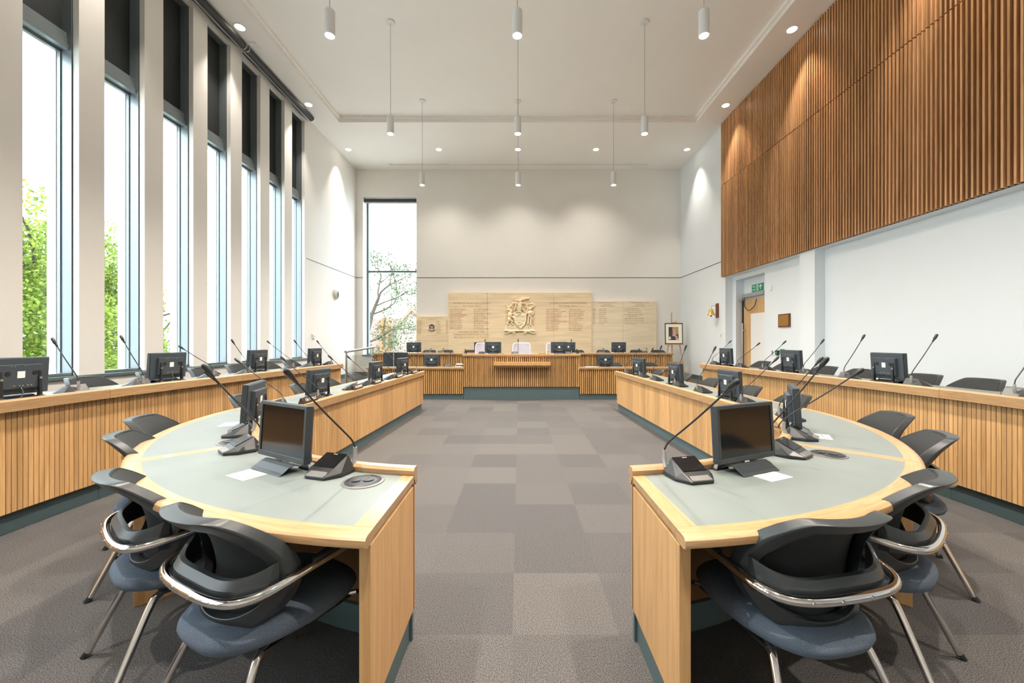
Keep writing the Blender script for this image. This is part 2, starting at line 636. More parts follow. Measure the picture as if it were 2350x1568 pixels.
nwin = 0
for k in ks:
    if k < -1 and False:
        continue
    y0 = WN0 + WP * k
    y1 = y0 + WW
    nwin += 1
    w = empty('window_%d' % (k + 9), (XL - 0.15, (y0 + y1) / 2, WZ0))
    w['kind'] = 'structure'
    h = WW / 2
    H = WZ1 - WZ0
    fa, fb = -0.075, 0.075
    ft = 0.012
    fr = MB()
    fr.box(fa, fb, -h, -h + ft, 0, H)
    fr.box(fa, fb, h - ft, h, 0, H)
    fr.box(fa, fb, -h + ft, h - ft, H - ft, H)
    fr.box(fa, fb, -h + ft, h - ft, 0, 0.03)
    fr.box(fa - 0.012, fa + 0.03, -h + ft, -h + 0.024, 0, 3.8)
    fr.box(fa - 0.012, fa + 0.03, h - 0.024, h - ft, 0, 3.8)
    fr.box(fa - 0.012, fa + 0.03, -h + 0.024, h - 0.024, 3.77, 3.8)
    fr.build('window_frame', M['frame'], w)
    tr = MB().box(fa, 0.05, -h + ft, h - ft, 3.80, 3.86).box(fa, 0.035, -h + ft, h - ft, 3.86, 3.93).box(fa, 0.02, -h + ft, h - ft, 3.93, 4.0)
    tr.build('transom', M['frame'], w, bevel=0.003)
    MB().box(fa - 0.02, fa + 0.03, -h + ft, h - ft, 4.0, H - ft).build('spandrel_panel', M['frame_dark'], w)
    MB().box(fb, fb + 0.004, h - 0.006, h, 0, H).box(fa - 0.004, fa + 0.002, h - ft, h, 0, H).build('gasket', M['gasket'], w)
    MB().box(fa, fa + 0.004, -h + 0.024, h - 0.024, 0.03, 3.77).build('window_glass', M['glass'], w)
    # white outer reveal, an exterior fin at the far side of the opening
    MB().box(-0.19, fa - 0.012, h - 0.03, h + 0.1, -0.05, 3.95).box(-0.19, fa - 0.012, -h, h, 3.78, 3.95).build('outer_reveal', M['reveal'], w)

# portals help the sampler find the sky through the openings (they give no light of their own)
def portal(loc, rot, sx, sy):
    ld = bpy.data.lights.new('window_portal', 'AREA')
    ld.shape = 'RECTANGLE'
    ld.size = sx
    ld.size_y = sy
    ld.energy = 1
    ld.cycles.is_portal = True
    o = bpy.data.objects.new('window_portal', ld)
    o.location = loc
    o.rotation_euler = rot
    COL.objects.link(o)
portal((XL - 0.45, (WN0 + WP * -8 + WN0 + WP * 6 + WW) / 2, 2.9), (0, -PI / 2, 0), 4.2, WP * 14 + WW + 0.3)

s1 = MB().box(XL - 0.16, XL + 0.035, WN0 + WP * -8 - 0.3, 9.9, 0.945, WZ0)
struct(s1, 'trim_1', M['sill'], bevel=0.006)

# back wall with its tall window
BX0, BX1, BZ0, BZ1 = -4.93, -3.24, 0.93, 5.95
bw = MB()
bw.box(XL - 0.3, BX0, YB, YB + 0.5, -0.2, ZU)
bw.box(BX1, XR + 0.5, YB, YB + 0.5, -0.2, ZU)
bw.box(BX0, BX1, YB, YB + 0.5, -0.2, BZ0)
bw.box(BX0, BX1, YB, YB + 0.5, BZ1, ZU)
struct(bw, 'wall_back', M['wall'])
w = empty('window_16', ((BX0 + BX1) / 2, YB + 0.4, BZ0))
w['kind'] = 'structure'
hw, HH = (BX1 - BX0) / 2, BZ1 - BZ0
fr = MB()
for a, b in ((-hw, -hw + 0.05), (hw - 0.05, hw)):
    fr.box(a, b, -0.07, 0.07, 0, HH)
fr.box(-hw + 0.05, hw - 0.05, -0.07, 0.07, 0, 0.06)
fr.box(-hw + 0.05, hw - 0.05, -0.07, 0.07, HH - 0.05, HH)
fr.box(-hw + 0.05, hw - 0.05, -0.05, 0.07, 2.70, 2.75)
fr.build('window_frame', M['sill'], w)
MB().box(-hw + 0.05, hw - 0.05, 0.0, 0.006, 0.06, 2.70).build('lower_pane', M['glass'], w)
MB().box(-hw + 0.05, hw - 0.05, 0.0, 0.006, 2.75, HH - 0.05).build('upper_pane', M['glass'], w)
MB().box(-hw - 0.02, hw, -0.44, -0.07, 0.0, 0.03).build('window_sill', M['sill'], w)
portal((w.location.x, YB + 0.55, 3.4), (-PI / 2, 0, 0), 1.7, 5.1)
rb = empty('roller_blind', ((BX0 + BX1) / 2, YB + 0.12, BZ1))
tag(rb, 'dark grey roller blind cassette at the top of the tall end window', 'blind')
MB().tube([(-hw + 0.02, 0, -0.07), (hw - 0.02, 0, -0.07)], 0.055, 14).build('fabric_roll', M['blind'], rb, smooth=True)
MB().box(-hw + 0.01, hw - 0.01, -0.008, 0.0, -0.16, -0.13).build('bottom_bar', M['steel'], rb)
MB().box(-hw, -hw + 0.012, -0.06, 0.06, -0.13, 0).box(hw - 0.012, hw, -0.06, 0.06, -0.13, 0).build('bracket', M['frame'], rb)

# right wall: stepped planes, a pilaster, a door recess
XR2, XR3 = 5.29, 5.49
rw = MB()
rw.box(XR, 5.9, 9.87, YB + 0.3, -0.2, ZU)
rw.box(XR, 5.9, YN, 9.87, 2.975, ZU)
rw.box(XR, 5.9, 6.89, 7.26, -0.2, 2.975)
rw.box(XR2, 5.9, YN, 6.89, -0.2, 2.975)
rw.box(XR2, 5.9, 7.26, 8.59, -0.2, 2.975)
rw.box(XR2, 5.9, 9.72, 9.87, -0.2, 2.975)
rw.box(XR2, 5.9, 8.59, 9.72, 2.87, 2.975)
rw.box(XR3, 5.9, 8.59, 9.72, -0.2, 2.87)
struct(rw, 'wall_right', M['wall_daylight_tint'])
struct(MB().box(XL - 0.4, XR + 0.8, YN - 0.3, YN, -0.2, ZU), 'wall_rear', M['wall'])

# ceiling: low border around a raised tray
TX0, TX1, TY0, TY1 = -4.46, 4.40, -1.4, 9.89
ce = MB()
ce.box(XL - 0.4, TX0, YN, YB + 0.4, ZC, ZU + 0.25)
ce.box(TX1, XR + 0.8, YN, YB + 0.4, ZC, ZU + 0.25)
SY0, SY1, SX0, SX1 = 12.16, 12.30, -3.98, 3.94
ce.box(TX0, TX1, TY1, SY0, ZC, ZU + 0.25)
ce.box(TX0, TX1, SY1, YB + 0.4, ZC, ZU + 0.25)
ce.box(TX0, SX0, SY0, SY1, ZC, ZU + 0.25)
ce.box(SX1, TX1, SY0, SY1, ZC, ZU + 0.25)
ce.box(SX0, SX1, SY0, SY1, ZC + 0.05, ZU + 0.25)
ce.box(TX0, TX1, YN, TY0, ZC, ZU + 0.25)
ce.box(TX0, TX1, TY0, TY1, ZU, ZU + 0.25)
struct(ce, 'ceiling', M['ceiling'])
# stepped edge of the tray
st = MB()
st.box(TX0, TX0 + 0.05, TY0, TY1, ZU - 0.06, ZU)
st.box(TX1 - 0.05, TX1, TY0, TY1, ZU - 0.06, ZU)
st.box(TX0 + 0.05, TX1 - 0.05, TY1 - 0.05, TY1, ZU - 0.06, ZU)
struct(st, 'trim_2', M['ceiling'])
# shadow gaps: shade of the grooves drawn as thin dark strips
struct(MB().box(XL, XL + 0.004, 9.66, YB, 3.39, 3.405).box(XL, BX0, YB - 0.004, YB, 3.39, 3.405)
       .box(BX1, XR, YB - 0.004, YB, 3.39, 3.405).box(XR - 0.004, XR, 9.98, YB, 3.39, 3.405), 'trim_3', M['gasket'])

# ------------------------------------------------------------------ slatted timber wall panels
def slat_panel(z0, z1, label):
    t = empty('slatted_wall_panel', (XR - 0.07, 6.0, z0))
    tag(t, label, 'wall panel', 'slatted timber panels on the right wall')
    H = z1 - z0
    ya, yb = 1.4 - 6.0, 9.975 - 6.0
    MB().box(0.052, 0.07, ya, yb, 0, H).build('backing_board', M['slat_back'], t)
    mb = MB()
    y = ya
    while y < yb - 0.026:
        mb.box(0, 0.052, y, y + 0.022, 0.0, H, board=random.random())
        y += 0.055
    mb.build('slats', M['slat'], t)
slat_panel(2.985, 5.25, 'long panel of reddish timber slats below the joint on the right wall')
slat_panel(5.268, 6.81, 'band of reddish timber slats above the joint, under the ceiling')

# ------------------------------------------------------------------ plans of the benches
X0 = 0.02
R_IN, C_X, C_Y = 1.79, 0.275, 3.70
L_ARC = R_IN * (PI / 2 - math.asin(0.235 / R_IN))
T_IN_END = L_ARC + 4.4
def inner(side, d, t):
    if t <= L_ARC:
        a0 = math.asin(0.235 / (R_IN + d))
        a = a0 + (PI / 2 - a0) * t / L_ARC
        x = C_X + (R_IN + d) * math.sin(a)
        y = C_Y - (R_IN + d) * math.cos(a)
    else:
        s = t - L_ARC
        x = C_X + R_IN + d - s * 0.031
        y = C_Y + s
    return (X0 + side * x, y)
OUT_PTS = [(2.95, 0.85), (3.27, 1.4), (3.50, 2.0), (3.60, 2.6), (3.63, 3.3), (3.59, 4.1), (3.52, 5.0), (3.40, 6.5), (3.33, 7.45)]
def catmull(P, n=12):
    out = []
    for i in range(len(P) - 1):
        p0 = P[max(i - 1, 0)]
        p1, p2 = P[i], P[i + 1]
        p3 = P[min(i + 2, len(P) - 1)]
        for k in range(n):
            t = k / n
            out.append(tuple(0.5 * ((2 * p1[j]) + (-p0[j] + p2[j]) * t + (2 * p0[j] - 5 * p1[j] + 4 * p2[j] - p3[j]) * t * t + (-p0[j] + 3 * p1[j] - 3 * p2[j] + p3[j]) * t ** 3) for j in range(len(p1))))
    out.append(P[-1])
    return out
OUTC = catmull(OUT_PTS)
OUTS = [0.0]
for a, b in zip(OUTC, OUTC[1:]):
    OUTS.append(OUTS[-1] + math.hypot(b[0] - a[0], b[1] - a[1]))
T_OUT_END = OUTS[-1]
def outer(side, d, t):
    t = min(max(t, 0), T_OUT_END - 1e-6)
    i = 0
    while OUTS[i + 1] < t:
        i += 1
    a, b = OUTC[i], OUTC[i + 1]
    u = (t - OUTS[i]) / (OUTS[i + 1] - OUTS[i])
    x, y = lerp(a[0], b[0], u), lerp(a[1], b[1], u)
    def nrm(j):
        p, q = OUTC[max(j - 1, 0)], OUTC[min(j + 1, len(OUTC) - 1)]
        l = math.hypot(q[0] - p[0], q[1] - p[1])
        return ((q[1] - p[1]) / l, -(q[0] - p[0]) / l)
    n0, n1 = nrm(i), nrm(i + 1)
    nx, ny = lerp(n0[0], n1[0], u), lerp(n0[1], n1[1], u)
    return (X0 + 0.03 + side * (x + nx * d), y + ny * d)
def t_out(y):
    for i in range(len(OUTC)):
        if OUTC[i][1] >= y:
            return OUTS[i]
    return T_OUT_END

def sweep(plan, side, t0, t1, n, prof, org, board=0.5):
    """closed profile [(d,z)..] carried along a plan; uv = (distance, girth)"""
    mb = MB()
    m = len(prof)
    v = []
    for i in range(n + 1):
        t = lerp(t0, t1, i / n)
        for d, z in prof:
            x, y = plan(side, d, t)
            v.append((x - org[0], y - org[1], z - org[2]))
    g = [0]
    for j in range(m):
        a, b = prof[j], prof[(j + 1) % m]
        g.append(g[-1] + math.hypot(a[0] - b[0], a[1] - b[1]))
    f, uv = [], []
    for i in range(n):
        ta, tb = lerp(t0, t1, i / n), lerp(t0, t1, (i + 1) / n)
        for j in range(m):
            k = (j + 1) % m
            f.append((i * m + j, i * m + k, (i + 1) * m + k, (i + 1) * m + j))
            uv.append([(ta, g[j]), (ta, g[j + 1]), (tb, g[j + 1]), (tb, g[j])])
    f.append(tuple(range(m)))
    uv.append([(p[0], p[1]) for p in prof])
    f.append(tuple(n * m + j for j in range(m)))
    uv.append([(p[0], p[1]) for p in prof])
    mb.add(v, f, board, uv)
    return mb
def rectp(d0, d1, z0, z1): return [(d0, z0), (d1, z0), (d1, z1), (d0, z1)]

def boards(plan, side, t0, t1, d0, d1, z0, z1, pitch, gap, org):
    mb = MB()
    n = max(1, round((t1 - t0) / pitch))
    p = (t1 - t0) / n
    for i in range(n):
        a, b = t0 + i * p + gap / 2, t0 + (i + 1) * p - gap / 2
        q = [plan(side, d0, a), plan(side, d0, b), plan(side, d1, b), plan(side, d1, a)]
        v = [(x - org[0], y - org[1], z - org[2]) for z in (z0, z1) for x, y in q]
        mb.add(v, [(0, 3, 2, 1), (4, 5, 6, 7), (0, 1, 5, 4), (1, 2, 6, 5), (2, 3, 7, 6), (3, 0, 4, 7)], random.random())
    return mb

def bench(name, plan, side, t0, t1, label, group, zt, zr, depth, zp, pitch, gap, rimw=0.08, slats_gap=True,
          near_cap=False, far_cap=False, fd=0.04, pd=0.07, gables=(True, True), near_strip=0.0, far_strip=0.0, d_strip=0.02):
    c = plan(side, depth / 2, (t0 + t1) / 2)
    org = (c[0], c[1], 0)
    t = empty(name, (c[0], c[1], 0))
    tag(t, label, 'desk', group)
    n = max(4, int((t1 - t0) / 0.06))
    g = 0.0012
    a, b = t0 + g, t1 - g
    # raised rail along the front
    r = 0.012
    sweep(plan, side, a, b, n, [(0.0, zr - 0.085), (0.03, zr - 0.085), (0.06, zt), (0.06, zr - r), (0.06 - r, zr), (r, zr), (0.0, zr - r)], org, random.random()).build('front_rail', M['oak_uv'], t, smooth=True)
    # writing surface
    sweep(plan, side, a + near_strip, b - far_strip, n, rectp(0.061, depth - rimw, zt - 0.03, zt), org).build('leather_top', M['leather'], t)
    # rim on the sitting side, rounded
    e = depth
    sweep(plan, side, a, b, n, [(e - rimw, zt - 0.036), (e - 0.02, zt - 0.042), (e - 0.002, zt - 0.034), (e, zt - 0.024), (e - 0.003, zt - 0.010), (e - 0.012, zt - 0.002), (e - 0.024, zt), (e - rimw, zt)], org, random.random()).build('edge_rim', M['oak_uv'], t, smooth=True)
    if near_strip or far_strip:
        for q0, q1, w in ((a, a + near_strip, near_strip), (b - far_strip, b, far_strip)):
            if w:
                s_ = sweep(plan, side, q0, q1, 1, rectp(0.061, depth - rimw, zt - 0.03, zt + 0.0005), org, random.random())
                MB().add(s_.v, s_.f, random.random(), [[(y, x) for x, y in uu] for uu in s_.uv]).build('joint_strip', M['oak_uv'], t)
    # front cladding and its backing
    sweep(plan, side, a, b, n, rectp(fd + 0.012, fd + 0.03, zp, zt - 0.032), org).build('front_panel', M['gap'] if slats_gap else M['oak'], t)
    boards(plan, side, a, b, fd, fd + 0.012, zp, zr - 0.086, pitch, gap, org).build('front_cladding', M['oak'], t)
    sweep(plan, side, a, b, n, rectp(pd, pd + 0.02, 0.0, zp), org).build('plinth', M['plinth'], t)
    # gables
    for on, q0, q1, cap in ((gables[0], a, a + 0.03, near_cap), (gables[1], b - 0.03, b, far_cap)):
        if not on:
            continue
        dd = fd if cap else pd + 0.021
        mb = sweep(plan, side, q0, q1, 1, rectp(dd, depth - 0.05, zp if cap else 0.0, zt - 0.045), org, random.random())
        mb.build('gable', M['oak'], t, bevel=0.002)
        if cap:
            sweep(plan, side, q0 + 0.012, q1 + 0.012, 1, rectp(pd + 0.021, depth - 0.07, 0, zp), org).build('gable_plinth', M['plinth'], t)
    return t

seg_in = [0, L_ARC * 0.5, L_ARC, L_ARC + 1.4, T_IN_END]
for side, sd in ((-1, 'left'), (1, 'right')):
    nm = ['nearest curved oak desk on the %s of the aisle, its end panel facing the aisle',
          'second curved oak desk on the %s of the aisle, between end desk and straight run',
          'short straight slatted oak desk on the %s, following the curve',
          'longest straight oak desk on the %s of the aisle, ending before the dais']
    for i in range(4):
        fl = i == 3
        bench('curved_desk' if i < 2 else 'straight_desk', inner, side, seg_in[i], seg_in[i + 1], nm[i] % sd, 'inner council desks on the %s of the aisle' % sd,
              0.75, 0.785, 0.65, 0.13, 0.105 if fl else 0.034, 0.0015 if fl else 0.005, slats_gap=not fl, near_cap=(i == 0), far_cap=(i == 3),
              gables=(i == 0, True), near_strip=0.055 if i == 0 else 0.03, far_strip=0.03)
ys = [0.9, 3.45, 5.0, 6.1, 7.45]
for side, sd in ((-1, 'left'), (1, 'right')):
    nm = ['nearest raised outer desk with vertical oak slats along the %s side',
          'second raised outer slatted desk from the camera on the %s side',
          'third raised outer slatted desk from the camera on the %s side',
          'farthest raised outer desk on the %s side, clad in flat oak boards']
    for i in range(4):
        fl = i == 3
        ta, tb = t_out(ys[i]) if i else 0.0, t_out(ys[i + 1])
        bench('raised_desk', outer, side, ta, tb, nm[i] % sd, 'raised outer desks on the %s' % sd, 0.94, 0.97, 0.56, 0.16,
              0.105 if fl else 0.034, 0.0015 if fl else 0.005, rimw=0.05, slats_gap=not fl, far_cap=(i == 3), fd=0.05, pd=0.11,
              gables=(i == 0, True), near_strip=0, far_strip=0.0)

# raised floors behind the outer desks: a slab each side, a ramp and the back platform
for side, nm in ((-1, 'floor.001'), (1, 'floor.002')):
    wallx = XL if side < 0 else XR2
    poly = []
    for i in range(0, 41):
        t = T_OUT_END * i / 40
        poly.append(outer(side, 0.145, t))
    poly += [(wallx, 7.45), (wallx, YN), (poly[0][0], YN)]
    mb = MB()
    n = len(poly)
    mb.prism(poly if side > 0 else poly[::-1], 0.0, 0.20)
    # ramp up to the back platform
    xa = poly[40][0]
    mb.add([(xa, 7.45, 0), (wallx, 7.45, 0), (wallx, 10.9, 0), (xa, 10.9, 0), (xa, 7.45, 0.2), (wallx, 7.45, 0.2), (wallx, 10.9, 0.3), (xa, 10.9, 0.3)],
           [(0, 3, 2, 1), (4, 5, 6, 7), (0, 1, 5, 4), (1, 2, 6, 5), (2, 3, 7, 6), (3, 0, 4, 7)])
    struct(mb, nm, M['carpet'])
struct(MB().box(XL, XR, 10.9, YB, 0.0, 0.3), 'floor.003', M['carpet'])
struct(MB().box(-1.3, 1.42, 9.6, 10.9, 0.0, 0.3), 'floor.004', M['carpet'])
struct(MB().box(XL, XL + 0.02, 7.5, YB, 0.2, 0.42), 'baseboard_left', M['plinth'])
struct(MB().box(XR - 0.02, XR, 9.87, YB, 0.2, 0.42), 'baseboard_right', M['plinth'])
struct(MB().box(XL + 0.02, XR - 0.02, YB - 0.02, YB, 0.3, 0.42), 'baseboard_back', M['plinth'])

# ------------------------------------------------------------------ dais desks
def dais_desk(x0, x1, y, depth, zr, zp, zfloor, label, sides=True, lip=0.0):
    t = empty('dais_desk', ((x0 + x1) / 2, y + depth / 2, 0))
    tag(t, label, 'desk', 'slatted desks of the dais')
    hx, hy = (x1 - x0) / 2, depth / 2
    def uvbox(mb, a, b, c, d, e, f_):
        v = [(a, c, e), (b, c, e), (b, d, e), (a, d, e), (a, c, f_), (b, c, f_), (b, d, f_), (a, d, f_)]
        fs = [(0, 3, 2, 1), (4, 5, 6, 7), (0, 1, 5, 4), (1, 2, 6, 5), (2, 3, 7, 6), (3, 0, 4, 7)]
        mb.add(v, fs, random.random(), [[(v[i][0], v[i][1] + v[i][2]) for i in q] for q in fs])
        return mb
    uvbox(MB(), -hx - 0.02, hx + 0.02, -hy - 0.03, -hy + 0.05, zr - 0.06, zr).build('front_rail', M['oak_uv'], t, bevel=0.012)
    MB().box(-hx, hx, -hy + 0.051, hy - 0.05, zr - 0.065, zr - 0.035).build('leather_top', M['leather'], t)
    uvbox(MB(), -hx, hx, hy - 0.05, hy, zr - 0.07, zr - 0.035).build('edge_rim', M['oak_uv'], t, bevel=0.008)
    MB().box(-hx, hx, -hy + 0.03, -hy + 0.05, zp, zr - 0.07).build('front_panel', M['gap'], t)
    mb = MB()
    n = round(2 * hx / 0.047)
    p = 2 * hx / n
    for i in range(n):
        xa = -hx + i * p + p * 0.21
        w_ = p * 0.58
        mb.prism([(xa, -hy + 0.03), (xa, -hy + 0.008), (xa + w_ * 0.25, -hy), (xa + w_ * 0.75, -hy), (xa + w_, -hy + 0.008), (xa + w_, -hy + 0.03)], zp, zr - 0.061, board=random.random())
    mb.build('front_battens', M['batten'], t)
    MB().box(-hx + 0.01, hx - 0.01, -hy + 0.045, -hy + 0.065, 0.0 if zfloor < 0.25 or y < 10 else zfloor, zp).build('plinth', M['plinth'], t)
    for s in (-1, 1):
        MB().box(min(s * hx, s * (hx - 0.03)), max(s * hx, s * (hx - 0.03)), -hy + 0.055 + 0.012, hy - 0.05, zfloor, zr - 0.07, board=random.random()).build('gable', M['oak'], t)
    return t
ctr = dais_desk(-1.32, 1.44, 9.44, 0.78, 1.085, 0.305, 0.31, 'tall central slatted desk of the dais with a shelf on its front')
dais_desk(-3.60, -1.322, 9.46, 0.70, 0.775, 0.135, 0.0, 'low slatted dais desk to the left of the central desk')
dais_desk(1.442, 3.80, 9.46, 0.70, 0.775, 0.135, 0.0, 'low slatted dais desk to the right of the central desk')
dais_desk(-3.96, -0.40, 10.80, 0.60, 1.075, 0.31, 0.31, 'upper rear slatted dais desk on the left, below the small stone board')
dais_desk(0.56, 4.17, 10.80, 0.60, 1.075, 0.31, 0.31, 'upper rear slatted dais desk on the right, beside the easel')
# shelf on the front of the centre desk (local frame of the centre desk)
sh = MB()
sy = -0.39
z = 0.875
sh.box(-0.66, 0.67, sy - 0.17, sy - 0.001, z, z + 0.02, 0.3).box(-0.66, 0.67, sy - 0.17, sy - 0.155, z - 0.055, z, 0.6)
sh.box(-0.66, -0.64, sy - 0.155, sy - 0.001, z - 0.055, z, 0.2).box(0.65, 0.67, sy - 0.155, sy - 0.001, z - 0.055, z, 0.2)
sh.box(-0.62, 0.63, sy - 0.12, sy - 0.10, z - 0.10, z - 0.055, 0.1)
shelf = sh.build('front_shelf', M['oak'], ctr, bevel=0.002)
MB().box(-0.30, -0.25, sy - 0.18, sy - 0.156, z - 0.05, z - 0.005).box(0.24, 0.29, sy - 0.18, sy - 0.156, z - 0.05, z - 0.005).build('shelf_bracket', M['batten'], shelf)

# ------------------------------------------------------------------ stone honours boards
def place_m(x, y, z):  # text matrix: reads from the room, on a surface facing -Y
    return Matrix.Translation((x, y, z)) @ UPRIGHT
main = empty('stone_board', (0.03, YB - 0.004, 0.3))
tag(main, 'large central sandstone honours board with a carved coat of arms', 'stone board', 'stone honours boards on the end wall')
stb = MB()
Wm, Hm = 4.50, 2.61
hw = Wm / 2
xs = [-hw, -1.02, 1.06, hw]
for a, b in zip(xs, xs[1:]):
    for za, zb in ((0, 1.02), (1.02, 1.50), (1.50, 2.30), (2.30, Hm)):
        stb.box(a + 0.002, b - 0.002, -0.10, 0, za + 0.001, zb - 0.001)
stb.build('slab', M['stone'], main, bevel=0.003)
tx = MB()
zz = Hm
put_text(tx, 'THURROCK BOROUGH COUNCIL', 0.074, place_m(-1.51, -0.101, zz - 0.295), spacing=1.06)
put_text(tx, 'MAYORAL ROLL', 0.074, place_m(-1.51, -0.101, zz - 0.385), spacing=1.1)
tx.build('heading_letters', M['letter'], main)
tx = MB()
for k, line_ in enumerate(('ON THE 1ST APRIL 1998', 'THURROCK BOROUGH COUNCIL', 'BECAME A UNITARY AUTHORITY')):
    tx = MB()
    put_text(tx, line_, 0.070, place_m(-1.51, -0.101, zz - 1.20 - 0.083 * k), spacing=1.06)
    tx.build('statement_line', M['letter'], main)
tx = MB()
put_text(tx, 'THURROCK BOROUGH COUNCIL', 0.074, place_m(1.51, -0.101, zz - 0.295), spacing=1.06)
put_text(tx, 'MAYORAL ROLL', 0.074, place_m(1.51, -0.101, zz - 0.385), spacing=1.1)
tx.build('heading_letters', M['letter'], main)
colA = '1974-75 MRS M.S. JONES J.P.\n1976-77 P.F. RICE J.C.P.\n1978-79 S.P. BARNES\n1980-81 MRS M.A. GREATREX\n1982-83 R.A. WOOD J.P.\n1984-85 S.P. DAVIS\n1986-87 W.E. MOON\n1988-89 G.W. WATTS\n1990-91 K.A. EVANS\n1992-93 M.P. MILLANE\n1994-95 R.T. PALMER\n1996-97 S.J. JOSLING'
colB = '1975-76 MRS E. WHALLEY\n1977-78 J.W. TAYLOR\n1979-80 P. ADGLER O.B.E. R.A.\n1981-82 P.D. RUTT\n1983-84 P.A. JOSLING\n1985-86 A.R. CLARKE J.P.\n1987-88 J. DUNN\n1989-90 C.M. BONHEAD\n1991-92 MRS A. M.R. PRICE\n1993-94 P.P. RICE J.C.P.\n1995-96 R.D. LEE\n1997-98 MARION R. EMET'
colC = '1998-99 ALAN BENNETT\n2000-01 LYN WORRALL M. CONSTR\n2002-03 GERARD J. ROPARD\n2004-05 B.E.T. LAWRENCE\n2006-07 BRETTEN AVERAGE\n2008-09 ANN EVERETT\n2010-11 ANNE ARNOLD\n2012-13 TUNDE OJETOLA & L. GUPTA\n2014-15 STEVE LIDDIARD\n2016-17 CATHY KENT\n2018-19 BARBARA RICE\n2020-21 SUE SHINNICK\n2023-24 SUE LITTLE'
colD = '1999-00 CARL MORRIS\n2001-02 MAGGIE LAWRENCE\n2003-04 GERALD WEBSTER\n2005-06 TERRI CHEESEMAN\n2007-08 JOYCE REDSELL\n2009-10 MAUREEN PEARCE\n2011-12 CHARLES CURTIS\n2013-14 A. FISH\n2015-16 SUE GRAY\n2017-18 TUNDE OJETOLA\n2019-20 TERRY PICCOLO\n2022-23 JAMES HALDEN\n2024      KAIREN RAPER'
tx = MB()
for c, x in ((colA, -2.21), (colB, -1.46)):
    put_text(tx, c, 0.043, place_m(x, -0.101, zz - 0.515), align='LEFT', line=1.27, spacing=1.0)
for c, x in ((colC, 0.82), (colD, 1.53)):
    put_text(tx, c, 0.039, place_m(x, -0.101, zz - 0.515), align='LEFT', line=1.38, spacing=1.0)
tx.build('roll_letters', M['letter_red'], main)

